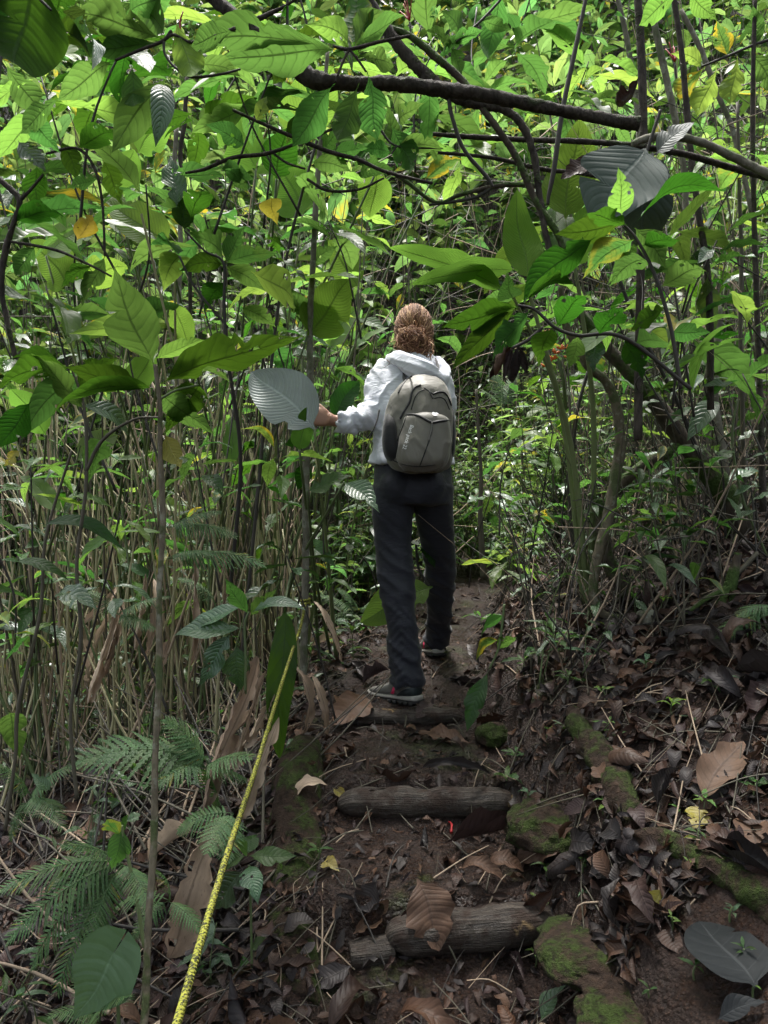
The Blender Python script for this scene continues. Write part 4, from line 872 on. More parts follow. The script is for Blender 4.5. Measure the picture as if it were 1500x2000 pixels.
A, B = P(684, 1868, 2.035), P(768, 1856, 2.055); o, c = log_thing('step_log', [(A, .040), (A.lerp(B, .5), .043), (B, .040)], 'step_wood', 'short broken log end at the foot of the lowest step beside the mossy edging', 'log', .3, 24, 12, 14, group='trail step logs')
o, c = log_thing('edging_log', [(P(596, 1462, 2.90), .070), (P(590, 1520, 2.72), .088), (P(584, 1640, 2.46), .094), (P(576, 1760, 2.24), .092), (P(566, 1880, 2.06), .090), (P(552, 1990, 1.90), .084)], 'earth_moss', 'old moss covered edging log running along the trail beside the rope', 'log', .34, 44, 26, 21)
def gp(px, py, dz=0.0): p = G(px, py); return p + Vector((0, 0, dz))
o, c = log_thing('mossy_root', [(gp(1120, 1395, .0), .030), (gp(1140, 1440, .012), .042), (gp(1175, 1500, .016), .046), (gp(1215, 1570, .01), .040), (gp(1240, 1620, -.01), .025)], 'earth_moss', 'bright moss covered root ridge on the bank above the middle step', 'root', .55, 40, 22, 31)
o, c = log_thing('mossy_root', [(gp(1225, 1635, -.01), .022), (gp(1300, 1660, .006), .032), (gp(1400, 1705, .008), .034), (gp(1490, 1765, .004), .036), (gp(1560, 1810, -.01), .03)], 'earth_moss', 'low mossy root crossing the bank towards the grey fallen leaf', 'root', .55, 36, 20, 33)
def stone(px, py, rx, ry, rz, mat, label, seed, dz=0.0, name='mossy_stone', cat='stone'):
    p = gp(px, py, dz); V, F = loft([(np.array([0, 0, -rz * math.cos(a)]), np.array([rx * math.sin(a), 0, 0]), np.array([0, ry * math.sin(a), 0])) for a in np.linspace(.08, 3.06, 34)], 48, 2.0); V = np.array(V); V *= (1 + .38 * fbm(V * 9 + seed, 3, seed) + .16 * fbm(V * 40 + seed, 3, seed + 2))[:, None]
    mb = MB(); mb.add(V, F); o = mb.obj(name, M[mat]); o.location = p; return tag(o, label, cat)
stone(1080, 1605, .15, .17, .055, 'earth_moss', 'mossy earth lump beside the right end of the middle step log', 3, -.025)
stone(962, 1432, .07, .14, .05, 'earth_moss', 'small mossy clod right of the upper step', 5)
stone(1190, 1850, .15, .2, .035, 'earth_moss', 'mossy clay lump right of the lowest step', 8, -.045)
stone(1240, 1965, .12, .15, .03, 'earth_moss', 'mossy clod at the bottom edge near the small fern', 9, -.03)
stone(1265, 1210, .05, .06, .05, 'pale_bark', 'grey rounded stone among the leaves on the bank', 11)
# rope
t = NT('yellow_rope'); uv = t.n('ShaderNodeUVMap').outputs[0]; pos = t.n('ShaderNodeNewGeometry').outputs['Position']
n1 = t.noise(pos, 260.0, 2.0, .6); n2 = t.noise(pos, 30.0, 3.0, .6); cc = t.mix(t.mr(n1, .46, .56), (.24, .245, .030), (.030, .032, .012)); cc = t.mix(t.math('MULTIPLY', t.mr(n2, .5, .7), .45), cc, (.14, .12, .045))
M['rope'] = t.done(t.pr(cc, .8, t.bump(n1, .6, .002), .3))
rp = smooth_path([list(P(597, 1178, 3.10)), list(P(586, 1228, 2.80)), list(P(574, 1262, 2.60)), list(P(545, 1352, 2.22)), list(P(503, 1490, 1.74)), list(P(445, 1665, 1.30)), list(P(392, 1840, 1.02)), list(P(345, 2000, .84)), list(P(270, 2240, .64)), (-.32, -.2, .72), (-.36, -1.4, .35)], 60)
rope = thing('rope', Vector(rp[len(rp) // 2]), 'taut yellow and black twisted handrail rope rising beside the steps', 'rope')
seg = np.concatenate([[0], np.cumsum(np.linalg.norm(np.diff(rp, axis=0), axis=1))]); ns = int(seg[-1] / .0026); S_ = np.linspace(0, seg[-1], ns); C_ = np.stack([np.interp(S_, seg, rp[:, k]) for k in range(3)], -1); T_, N_, B_ = frames(C_)
for k in range(3):
    a = S_ / .024 * 2 * np.pi + k * 2.094; c_ = C_ + (N_ * np.cos(a)[:, None] + B_ * np.sin(a)[:, None]) * .0027
    mb = MB(); mb.add(*tube(c_ - np.array(rope.location), .0030, 6)); s_ = bpy.data.objects.new('strand', mb.mesh('strand', M['rope'])); COL.objects.link(s_); s_.parent = rope
kn = P(597, 1182, 3.12)    # a few turns round the pole
q = np.array([[kn.x + .017 * math.cos(a), kn.y + .017 * math.sin(a), kn.z + .012 * a / 6.28] for a in np.linspace(0, 15, 70)]); mb = MB(); mb.add(*tube(q - np.array(rope.location), .0055, 6)); s_ = bpy.data.objects.new('knot', mb.mesh('knot', M['rope'])); COL.objects.link(s_); s_.parent = rope
# ------------------------------------------------------------------ dead leaves
def dead(b, tp, wpx, mat, label, tpl='dead', i=None, lift=.014, name='dead_leaf', cat='dead leaf', up=None, group=None):
    B, T = gp(*b, lift), gp(*tp, lift); D = T - B; L = D.length; N = gnormal((B.x + T.x) / 2, (B.y + T.y) / 2); N = N + Vector((0, -.45, 0)) if up is None else Vector(up)
    d = (B.y + T.y) / 2; tc = (CAMV - B).normalized(); Nn = (N - D.normalized() * N.dot(D.normalized())).normalized(); fac = max(.45, abs(Nn.dot(tc)))
    return tag(leafob(name, None, tpl, rnd.randrange(8) if i is None else i, mat, B, D, N, L, min(2.5, PX(wpx, d) / fac / (L * TW[tpl]))), label, cat, group)
dead((815, 1758), (858, 1905), 105, 'dead_tan', 'large brown leaf draped over the lowest step log', i=0, lift=.055, up=(0, -1, .6))
dead((735, 1748), (695, 1812), 62, 'dead_dark', 'black wet leaf left of the large brown leaf on the lowest step', i=3, lift=.03)
dead((872, 1672), (1022, 1640), 40, 'dead', 'long dark curled leaf lying across the tread above the lowest step', i=2, lift=.035)
dead((1118, 1640), (1010, 1700), 62, 'dead_tan', 'broad pale brown leaf at the right end of the lowest tread', i=0, lift=.03)
dead((950, 1712), (1024, 1722), 34, 'dead_tan', 'small ribbed brown leaf at the front of the lowest tread', i=6, lift=.025)
dead((900, 1716), (990, 1742), 26, 'dead_tan', 'reddish wet leaf just above the lowest step log', i=6, lift=.02)
dead((1370, 1592), (1452, 1472), 62, 'dead_tan', 'large tan leaf with clear ribs at the right edge beside the red petal', i=0, lift=.03)
dead((1450, 1512), (1510, 1475), 40, 'dead_tan', 'tan curled leaf at the right edge above the ribbed tan leaf', i=5, lift=.03)
dead((1510, 1735), (1452, 1610), 62, 'dead_tan', 'brown leaf cut off by the right edge below the tan leaves', i=0, lift=.025)
dead((1500, 1350), (1470, 1440), 40, 'dead', 'dark curled leaf high on the right edge', i=1, lift=.04)
dead((1373, 1592), (1352, 1642), 42, 'leaf_yellow', 'pale yellow fallen leaf on the bare bank', 'ell', 1, .02)
dead((1292, 1762), (1242, 1838), 46, 'leaf_yellow', 'yellow edged brown leaf standing on the bank near the mossy root', 'ell', 3, .03, up=(.3, -1, .3))
dead((1212, 1745), (1250, 1800), 40, 'dead', 'dark curled leaf leaning against the yellow edged leaf', i=2, lift=.03)
dead((1478, 1968), (1366, 1832), 104, 'slate', 'big slate grey fallen leaf in the lower right corner', 'pad', 1, .03, up=(0, -.6, 1))
dead((1055, 2012), (1108, 1942), 34, 'leaf_gloss', 'narrow grey green leaf at the bottom edge', 'ell', 2, .02)
dead((1400, 2015), (1500, 1985), 44, 'slate', 'grey leaf cut off by the bottom right corner', 'ell', 2, .02)
dead((650, 1557), (678, 1583), 20, 'leaf_yellow', 'small yellow leaf at the left end of the middle step', 'ell', 2, .02)
dead((634, 1698), (664, 1718), 16, 'leaf_yellow', 'small yellow leaf against the mossy edging log', 'ell', 4, .02)
dead((712, 1372), (652, 1432), 46, 'dead_tan', 'ribbed brown leaf left of the upper step log', i=0, lift=.03)
dead((842, 1385), (812, 1418), 28, 'dead', 'brown leaf hanging over the upper step below the shoe', i=0, lift=.03)
dead((918, 1462), (815, 1442), 26, 'dead_tan', 'grey brown ribbed leaf on the tread above the middle step', i=0, lift=.02)
dead((1040, 1400), (1126, 1462), 52, 'dead_dark', 'big dark folded leaf at the foot of the bank right of the upper step', i=5, lift=.035)
dead((1018, 1602), (1000, 1552), 22, 'dead_dark', 'thin black leaf propped on the right end of the middle log', i=3, lift=.03)
dead((1180, 1560), (1165, 1525), 22, 'dead_tan', 'small orange brown leaf on the mossy root ridge', i=0, lift=.05)
dead((820, 1515), (960, 1535), 20, 'dead_dark', 'long dark strip of leaf above the middle step log', i=6, lift=.02)
dead((690, 1460), (640, 1500), 36, 'dead', 'brown curled leaf beside the edging log above the middle step', i=1, lift=.02)
dead((690, 1600), (770, 1580), 40, 'dead', 'brown leaf leaning on the left end of the middle step log', i=1, lift=.05)
dead((940, 1590), (1000, 1570), 36, 'dead_dark', 'blackish leaf over the right end of the middle step log', i=5, lift=.06)
dead((1010, 1850), (1080, 1790), 44, 'dead', 'brown leaf over the right end of the lowest step log', i=1, lift=.07)
dead((690, 1870), (760, 1820), 50, 'dead_tan', 'tan leaf over the broken log end', i=5, lift=.06)
for k in range(14):   # heap of black rotting leaves
    a_ = (1165 + rnd.gauss(0, 34), 1680 + rnd.gauss(0, 22)); dead(a_, (a_[0] + rnd.gauss(0, 45), a_[1] + rnd.gauss(0, 28)), rnd.uniform(28, 46), 'dead_dark', 'black rotting leaf in the heap at the right end of the lowest tread', lift=rnd.uniform(.01, .07), group='black leaf heap')
M['petal'] = plain_mat('red_petal', (0.26, 0.012, 0.014), .55, 90, .2)
for (a, b, lab) in (((876, 1614), (881, 1640), 'red tubular petal fallen on the lowest tread'), ((1392, 1522), (1403, 1488), 'red tubular petal fallen beside the tan leaf on the bank')):
    A, B = gp(*a, .012), gp(*b, .018); s_ = smooth_path([A, (A + B) / 2 + Vector((.006, 0, .008)), B], 5); mb = MB(); mb.add(*tube(s_, np.linspace(.0025, .0042, len(s_)), 8, .1)); o = mb.obj('fallen_petal', M['petal']); tag(o, lab, 'petal')
_zones = {'tread': 'dead brown leaf lying in the mud of the trail steps', 'bank': 'dead brown leaf lying on the bank right of the trail', 'left': 'dead leaf lying on the littered slope left of the rope', 'upper': 'dead brown leaf on the trail around the hiker\'s feet'}
LMK = [(880, 1800, 'the lowest step log'), (830, 1560, 'the middle step log'), (780, 1390, 'the upper step log'), (590, 1680, 'the mossy edging log'), (590, 1500, 'the strap leaf'), (1075, 1590, 'the mossy earth lump'), (1175, 1480, 'the mossy root ridge'), (1370, 1690, 'the low mossy root'), (1420, 1540, 'the ribbed tan leaf'), (1420, 1890, 'the slate grey leaf'), (1190, 1850, 'the mossy clay lump'),
       (1265, 1790, 'the yellow edged leaf'), (1355, 1615, 'the pale yellow leaf'), (1075, 1270, 'the bright seedling'), (1240, 1200, 'the foot of the liana'), (1400, 1250, 'the rotten stump'), (1460, 1370, 'the curved root'), (855, 1280, 'the hiker\'s forward shoe'), (700, 1290, 'the seedling by the hiker\'s knee'), (390, 1580, 'the long curled sheath'), (360, 1750, 'the broad dry leaf'), (120, 1800, 'the grey green fern'), (190, 1940, 'the arrow shaped leaf'), (300, 1480, 'the lacy fern'), (60, 1450, 'the leaf on the thin stalk'), (480, 1780, 'the seedling by the edging log'), (950, 1940, 'the bottom edge'), (700, 1930, 'the broken log end'), (1270, 1340, 'the dark bank'), (1000, 1680, 'the pale brown leaf')]
cnt = 0
while cnt < 285:
    y = 1.75 + 3.4 * rnd.random() ** 1.5; x = in_cone(y, .1); u = x - float(path_x(y))
    z_ = 'left' if u < -.42 else ('bank' if u > .36 else ('tread' if y < 3.1 else 'upper'))
    if (z_ == 'left' and rnd.random() < .25) or (z_ in ('tread', 'upper') and rnd.random() < .5): continue
    p = Vector((x, y, gz(x, y) + rnd.uniform(.006, .028))); n = gnormal(x, y); an = rnd.uniform(0, 6.283); D = Vector((math.cos(an), math.sin(an), 0)); D = (D - n * D.dot(n)).normalized() + n * rnd.uniform(-.05, .25)
    mat = rnd.choice(('dead', 'dead', 'dead', 'dead_dark', 'dead_dark', 'dead_dark') if z_ != 'left' else ('dead', 'dead_tan', 'dead_dark', 'sheath'))
    ll = rnd.uniform(.075, .20); px_, py_ = 750 + FPX * x / y, 1000 + FPX * (CAMZ - p.z) / y
    lm = min(LMK, key=lambda a: (a[0] - px_) ** 2 + (a[1] - py_) ** 2); rel = ('above ' if py_ < lm[1] - 45 else 'below ' if py_ > lm[1] + 45 else '') + ('left of ' if px_ < lm[0] - 30 else 'right of ' if px_ > lm[0] + 30 else 'close to '); rel = rel.replace('above close to', 'above').replace('below close to', 'below').replace('above left', 'up left').replace('below left', 'down left').replace('above right', 'up right').replace('below right', 'down right')
    i_ = rnd.randrange(8); lab = '%s %s %s dead leaf %s%s' % ('big' if ll > .155 else 'small' if ll < .11 else 'middling', {'dead': 'brown', 'dead_dark': 'blackish', 'dead_tan': 'tan', 'sheath': 'pale straw'}[mat], 'flat' if i_ in (0, 3, 6) else 'curled', rel, lm[2])
    tag(leafob('dead_leaf', None, 'dead', i_, mat, p, D, n + rv(.35), ll, rnd.uniform(.8, 1.3)), lab, 'dead leaf', 'dead leaves on the forest floor'); cnt += 1
# leaf mould: shredded leaves and twigs nobody could count
items, ex = [], []
for k in range(15000):
    y = 1.7 + 4.6 * rnd.random() ** 1.4; x = in_cone(y, .25); u = x - float(path_x(y))
    if abs(u) < .3 and rnd.random() < .62: continue
    n = gnormal(x, y); p = Vector((x, y, gz(x, y) + rnd.uniform(-.002, .012))); an = rnd.uniform(0, 6.283); D = Vector((math.cos(an), math.sin(an), 0)); D = (D - n * D.dot(n)).normalized() + n * rnd.uniform(-.1, .3)
    items.append(('deadlo', rnd.randrange(6), leaf_mtx(p, D, n + rv(.5), rnd.uniform(.018, .066) * (1.5 if abs(u) > .4 else 1), rnd.uniform(.6, 1.5)), rnd.choice((0, 0, 0, 1, 1, 2 if u < -.4 or rnd.random() < .4 else 0))))
for k in range(1500):
    y = 1.7 + 4.2 * rnd.random() ** 1.4; x = in_cone(y, .2); u = x - float(path_x(y)); an = rnd.uniform(0, 3.14); l = rnd.uniform(.03, .22) * (1 if abs(u) < .4 else 1.8)
    if abs(u) < .35 and rnd.random() < .5: continue
    p0 = np.array([x, y, gz(x, y) + .006]); x1, y1 = x + math.cos(an) * l, y + math.sin(an) * l; p2 = np.array([x1, y1, gz(x1, y1) + rnd.uniform(.004, .05)]); s_ = smooth_path([p0, (p0 + p2) / 2 + np.array(rv(.012)) + [0, 0, .012], p2], 3); r = rnd.uniform(.0009, .0035)
    ex.append((*tube(s_, np.linspace(r, r * .5, len(s_)), 4, cap=False), rnd.choice((3, 4, 4, 5))))
tag(scatter_mesh('leaf_litter', items, [M['dead'], M['dead_dark'], M['dead_tan'], M['stem_dark'], M['stem_brown'], M['stem_dry']], ex), 'wet shredded leaf litter and twigs covering the forest floor', 'leaf litter', kind='stuff')
# ------------------------------------------------------------------ plants one by one
def plant(name, label, cat, d, cables, leaves, group=None, mat='leaf', tpl='ell', face=-.5, jit=.10):
    """cables: (mat, [(px, py, width px[, d])...]); leaves: (bx, by, tx, ty, w[, mat, tpl, face, d, variant])"""
    c0 = cables[0][1][0]; o = thing(name, P(c0[0], c0[1], c0[3] if len(c0) > 3 else d), label, cat, group)
    for ci, (m, pts) in enumerate(cables):
        mx = max(p[2] for p in pts)
        cable('branch' if mx > 9 else 'stem', o, [(p[0], p[1], p[3] if len(p) > 3 else d, p[2]) for p in pts], m, 14 if mx > 9 else 7, .30 if mx > 9 else .12, 14, ci + 3, fs=14)
    for l in leaves:
        l = list(l) + [None] * (10 - len(l)); dd = l[8] or d
        hero(o, (l[0], l[1], dd), (l[2], l[3], dd + rnd.uniform(-jit, jit)), l[4], l[5] or mat, l[6] or tpl, l[7] if l[7] is not None else face + rnd.uniform(-.15, .15), l[9])
    return o
# --- overhanging boughs
plant('overhanging_bough', 'thick dark bough kinked at the top centre, reaching across to the right', 'branch', 2.2,
  [('branch', [(370, -45, 25), (430, 8, 25), (490, 55, 27), (550, 105, 28), (612, 155, 36), (680, 162, 28), (770, 164, 27), (860, 174, 29), (950, 186, 27), (1040, 205, 25), (1120, 220, 23), (1200, 236, 24), (1248, 242, 26)]),
   ('branch', [(478, 50, 14), (520, 30, 9), (560, 10, 6), (600, -20, 5)]), ('stem_dark', [(560, 110, 8), (561, 50, 6), (562, -10, 4)])],
  [], face=-.5)
plant('overhanging_bough', 'second dark bough falling from the top centre and bending down right of the hiker', 'branch', 2.35,
  [('branch', [(690, -45, 20), (735, 25, 22), (775, 85, 23), (820, 135, 24), (868, 178, 26), (930, 203, 20), (985, 214, 17), (1020, 245, 15), (1042, 300, 14), (1052, 370, 13), (1062, 440, 12), (1078, 505, 11)]),
   ('moss_bark', [(748, 50, 12), (800, 70, 13), (850, 110, 15), (905, 160, 14), (945, 215, 13), (985, 270, 13), (1015, 320, 13), (1045, 390, 13), (1085, 450, 13), (1102, 490, 11)]),
   ('stem_dark', [(876, 185, 9), (882, 225, 8), (905, 290, 8), (950, 345, 8), (962, 365, 6)])], [])
plant('overhanging_bough', 'straight thin bough crossing level behind the withered grey leaf', 'branch', 2.5,
  [('branch', [(845, 262, 8), (930, 268, 10), (1030, 273, 10), (1130, 276, 11), (1230, 284, 12), (1330, 300, 12), (1420, 325, 13), (1520, 352, 14)]), ('branch', [(855, 298, 6), (960, 308, 8), (1060, 330, 9), (1130, 338, 8), (1190, 350, 6)])], [])
plant('overhanging_bough', 'smooth pale grey bough arching in from the right edge', 'branch', 2.45,
  [('pale_bark', [(1235, 282, 12), (1265, 270, 15), (1310, 266, 15), (1370, 278, 15), (1430, 306, 16), (1520, 350, 17)])], [])
plant('overhanging_bough', 'mossy thin bough forking across behind the hiker\'s head height', 'branch', 3.0,
  [('moss_bark', [(720, 320, 6), (780, 345, 8), (850, 395, 7), (900, 380, 8), (980, 362, 9), (1060, 362, 10), (1140, 360, 9), (1240, 375, 8), (1360, 372, 6)]), ('stem_dark', [(962, 365, 8), (930, 385, 7), (880, 395, 6), (838, 400, 5)])], [])
# --- upper left: leafy twig ends hanging over the trail
plant('leafy_branch', 'branch with big ribbed hanging leaves in the upper left corner', 'branch', 1.9,
  [('branch', [(215, -20, 9), (170, 30, 9), (140, 55, 8), (95, 68, 6)]), ('branch', [(335, 60, 7), (318, 80, 7), (280, 95, 6), (225, 118, 5)]), ('branch', [(460, 55, 8), (410, 75, 8), (370, 82, 7), (340, 68, 6), (320, 78, 6)]), ('stem_dark', [(320, 82, 6), (322, 105, 5), (340, 130, 5), (375, 150, 6), (430, 145, 5), (470, 135, 4)])],
  [(320, 78, 142, 28, 72, 'leaf', 'obo'), (322, 76, 236, -25, 60, 'leaf', 'obo'), (342, 32, 372, 150, 42, 'leaf_lime', 'obo', -.8), (316, 84, 142, 104, 40, 'leaf', 'obo'), (8, 118, 82, 228, 92, 'leaf', 'obo', -.8), (226, 118, 112, 198, 56, 'leaf', 'obo', -.7),
   (338, 140, 218, 298, 64, 'leaf', 'obo', -.8), (316, 165, 304, 288, 36, 'leaf_gloss', 'lan', .8), (257, 128, 263, 208, 38, 'leaf', 'ell', -.8), (462, 62, 372, 90, 46, 'leaf', 'obo'), (150, 80, 260, 5, 50), (365, 120, 470, 150, 34), (120, 190, 40, 262, 40), (60, 225, 118, 300, 46, 'leaf', 'ell', -.8), (240, 40, 340, -20, 50), (100, 60, 30, 20, 50)], mat='leaf', tpl='obo', face=-.55)
plant('corner_leaf_spray', 'very dark leaves close to the camera in the top left corner', 'branch', 1.15,  # leaves of a deep green material
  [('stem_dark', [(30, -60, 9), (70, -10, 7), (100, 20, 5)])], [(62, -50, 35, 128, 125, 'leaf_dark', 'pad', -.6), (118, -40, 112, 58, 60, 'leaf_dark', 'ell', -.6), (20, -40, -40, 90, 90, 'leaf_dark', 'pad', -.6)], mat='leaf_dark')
plant('corner_leaf_spray', 'grey green leaves under the top left corner', 'branch', 1.5, [('stem_dark', [(110, -30, 6), (115, 30, 5), (128, 60, 4)])], [(112, 20, 195, 70, 60, 'leaf_gloss', 'ell', -.4), (128, 60, 178, 140, 42, 'leaf_gloss', 'ell', -.5), (60, 55, 182, 128, 50, 'leaf_dark', 'ell', -.4)])
plant('leafy_branch', 'star of large ribbed leaves hanging below the kink of the thick bough', 'branch', 2.0,
  [('branch', [(800, 70, 6), (740, 82, 7), (682, 96, 7), (650, 90, 5)]), ('branch', [(682, 96, 5), (700, 118, 5), (715, 140, 4)]), ('branch', [(682, 96, 5), (668, 125, 5), (655, 160, 4)])],
  [(668, 100, 430, 118, 80, 'leaf', 'obo', -.5), (640, 92, 376, 104, 60, 'leaf', 'obo', -.4), (680, 88, 596, 48, 40, 'leaf_lime', 'ell', -.6), (690, 88, 694, -30, 50, 'leaf', 'obo', -.9), (655, 162, 571, 286, 68, 'leaf', 'obo', -.8), (702, 162, 658, 275, 44, 'leaf', 'obo', -.8), (716, 138, 738, 275, 70, 'leaf', 'obo', -.85), (690, 98, 792, 30, 46), (700, 106, 770, 130, 40), (690, 96, 750, 20, 40)], tpl='obo')
plant('leafy_branch', 'thin twig of ribbed leaves left of the hiker below the bough', 'branch', 2.4,
  [('branch', [(455, 215, 6), (510, 240, 7), (560, 262, 8), (640, 295, 9), (700, 312, 8), (755, 336, 7), (845, 358, 6)]), ('branch', [(362, 338, 5), (400, 330, 7), (455, 308, 8), (520, 300, 8), (580, 280, 6), (655, 250, 5)]), ('branch', [(596, 330, 4), (560, 318, 5), (535, 300, 5)]), ('branch', [(600, 350, 6), (640, 372, 6), (700, 370, 5), (750, 348, 4)])],
  [(478, 284, 400, 243, 42, 'leaf', 'ell', -.6), (500, 238, 522, 188, 46, 'leaf_lime', 'ell', .7), (608, 316, 688, 336, 40, 'leaf', 'ell', -.5), (455, 345, 485, 375, 34), (470, 360, 440, 330, 30), (650, 300, 720, 290, 36), (430, 330, 500, 352, 34), (700, 345, 770, 330, 36), (560, 265, 610, 215, 44, 'leaf_dark')])
plant('leafy_branch', 'spray of oval leaves right of the bough fork above the hiker', 'branch', 2.6,
  [('stem_dark', [(700, 210, 5), (740, 250, 5), (775, 285, 4), (865, 290, 3)]), ('stem_dark', [(775, 285, 4), (765, 300, 3)])],
  [(775, 285, 866, 290, 42, 'leaf', 'ell', -.4), (770, 290, 755, 200, 30), (765, 300, 700, 290, 30), (830, 350, 905, 312, 40), (780, 240, 830, 200, 40), (740, 250, 690, 232, 34), (765, 245, 800, 340, 40)])
plant('leafy_branch', 'long leaves hanging at the top right of centre', 'branch', 2.5,
  [('stem_dark', [(1000, -40, 6), (985, -10, 5), (940, 40, 5), (890, 82, 4)])],
  [(976, -25, 953, 116, 42, 'leaf', 'lan', -.9), (886, 88, 946, 58, 46), (880, 92, 902, 148, 40), (885, 85, 830, 60, 38), (890, 80, 860, 20, 38), (940, 40, 1000, 60, 36), (905, 70, 865, 110, 36), (880, 95, 850, 140, 30)])
plant('leafy_branch', 'yellow green leaves at the top edge beside the upright stem', 'branch', 2.2, [('stem_dark', [(1390, -50, 6), (1340, -15, 5), (1325, -5, 4)])], [(1335, -20, 1248, 50, 58, 'leaf_lime', 'obo', -.6), (1345, -15, 1400, 40, 46, 'leaf_lime'), (1330, -10, 1290, -40, 50)])
plant('leafy_branch', 'yellowing ribbed leaves hanging near the upper right edge', 'branch', 2.9, [('stem_dark', [(1560, 60, 6), (1480, 85, 6), (1420, 110, 5), (1370, 130, 4)])],
  [(1400, 130, 1362, 228, 46, 'leaf_lime', 'obo', -.8), (1440, 108, 1426, 205, 42, 'leaf_lime', 'obo', -.8), (1380, 128, 1322, 190, 44, 'leaf', 'obo', -.7), (1460, 95, 1510, 180, 46, 'leaf', 'obo', -.7), (1370, 130, 1310, 105, 40, 'leaf_lime'), (1420, 110, 1400, 40, 44), (1480, 85, 1470, 10, 46)])
plant('withered_leaf', 'huge withered grey leaf hanging folded over the thin bough', 'leaf', 2.35, [('stem_dark', [(1290, 215, 7), (1275, 260, 7), (1262, 300, 6)])],
  [(1262, 290, 1165, 448, 135, 'wilted', 'pad', .8, None, 3), (1275, 298, 1250, 485, 110, 'wilted', 'pad', .6, 2.42, 4), (1282, 300, 1355, 240, 80, 'wilted', 'pad', .5, 2.4, 2)])
plant('dead_leaf_cluster', 'brown shrivelled leaf caught on the bough left of the withered grey leaf', 'dead leaf', 2.4, [('stem_dark', [(1175, 285, 4), (1165, 310, 4)])], [(1165, 308, 1095, 350, 30, 'dead', 'dead', .6), (1180, 305, 1140, 345, 34, 'dead_dark', 'dead', .5), (1248, 150, 1205, 195, 30, 'dead', 'dead', .6)])
# --- right of the hiker: dark sprays in front, bright paddles behind
plant('sapling', 'dark leafy sapling top in front of the withered leaf, one bright lime leaf standing', 'sapling', 2.0,
  [('stem_dark', [(1330, 760, 9), (1310, 640, 8), (1280, 540, 7), (1245, 470, 6), (1218, 438, 5)]), ('stem_dark', [(1218, 438, 4), (1216, 420, 3)])],
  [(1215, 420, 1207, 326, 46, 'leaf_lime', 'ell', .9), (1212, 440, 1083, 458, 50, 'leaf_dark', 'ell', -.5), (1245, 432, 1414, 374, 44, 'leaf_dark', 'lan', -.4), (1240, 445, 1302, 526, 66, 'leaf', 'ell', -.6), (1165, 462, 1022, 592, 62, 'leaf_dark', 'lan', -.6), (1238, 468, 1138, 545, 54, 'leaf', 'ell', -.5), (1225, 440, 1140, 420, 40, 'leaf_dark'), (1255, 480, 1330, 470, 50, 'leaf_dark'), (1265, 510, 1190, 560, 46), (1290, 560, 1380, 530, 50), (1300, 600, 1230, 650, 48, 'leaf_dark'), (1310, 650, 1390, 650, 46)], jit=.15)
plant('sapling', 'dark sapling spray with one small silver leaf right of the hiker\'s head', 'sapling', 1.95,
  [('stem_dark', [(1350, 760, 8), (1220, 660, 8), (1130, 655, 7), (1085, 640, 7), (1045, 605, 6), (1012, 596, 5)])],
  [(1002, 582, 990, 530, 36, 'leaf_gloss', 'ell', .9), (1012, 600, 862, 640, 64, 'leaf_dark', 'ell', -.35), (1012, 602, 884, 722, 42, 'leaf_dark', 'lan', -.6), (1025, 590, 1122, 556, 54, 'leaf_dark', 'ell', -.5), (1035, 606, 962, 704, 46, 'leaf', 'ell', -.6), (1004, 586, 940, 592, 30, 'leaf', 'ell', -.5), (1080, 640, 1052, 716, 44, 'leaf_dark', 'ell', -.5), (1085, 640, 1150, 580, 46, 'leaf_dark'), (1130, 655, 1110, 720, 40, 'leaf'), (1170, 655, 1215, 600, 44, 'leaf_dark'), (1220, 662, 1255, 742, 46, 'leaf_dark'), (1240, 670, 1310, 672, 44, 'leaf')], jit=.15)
plant('paddle_plant', 'bright long paddle leaves fanning out just right of the hiker\'s head', 'plant', 2.7,
  [('stem_pale', [(1150, 1190, 13, 3.2), (1120, 900, 11, 3.0), (1070, 700, 9, 2.8), (1030, 560, 7)]), ('stem_pale', [(1150, 1190, 12, 3.2), (1160, 850, 10, 3.0), (1135, 600, 8, 2.85), (1105, 430, 6, 2.8)]), ('stem_pale', [(1140, 1180, 10, 3.2), (1095, 800, 9, 3.0), (1012, 600, 6, 2.75), (990, 570, 5, 2.7)])],
  [(988, 570, 760, 484, 52, 'paddle', 'blade', -.35, None, 0), (1012, 528, 803, 556, 48, 'paddle', 'blade', -.3, None, 0), (1030, 548, 1010, 370, 66, 'paddle', 'blade', -.85, None, 0), (1105, 428, 1132, 232, 100, 'paddle', 'pad', -.85, 2.8), (1100, 505, 1086, 402, 54, 'paddle', 'pad', .8, 2.8), (1090, 440, 945, 575, 40, 'paddle', 'blade', -.5, 2.8), (1050, 560, 960, 650, 60, 'paddle', 'blade', -.5), (1120, 520, 1180, 380, 70, 'paddle', 'pad', -.7, 2.9)], jit=.12)
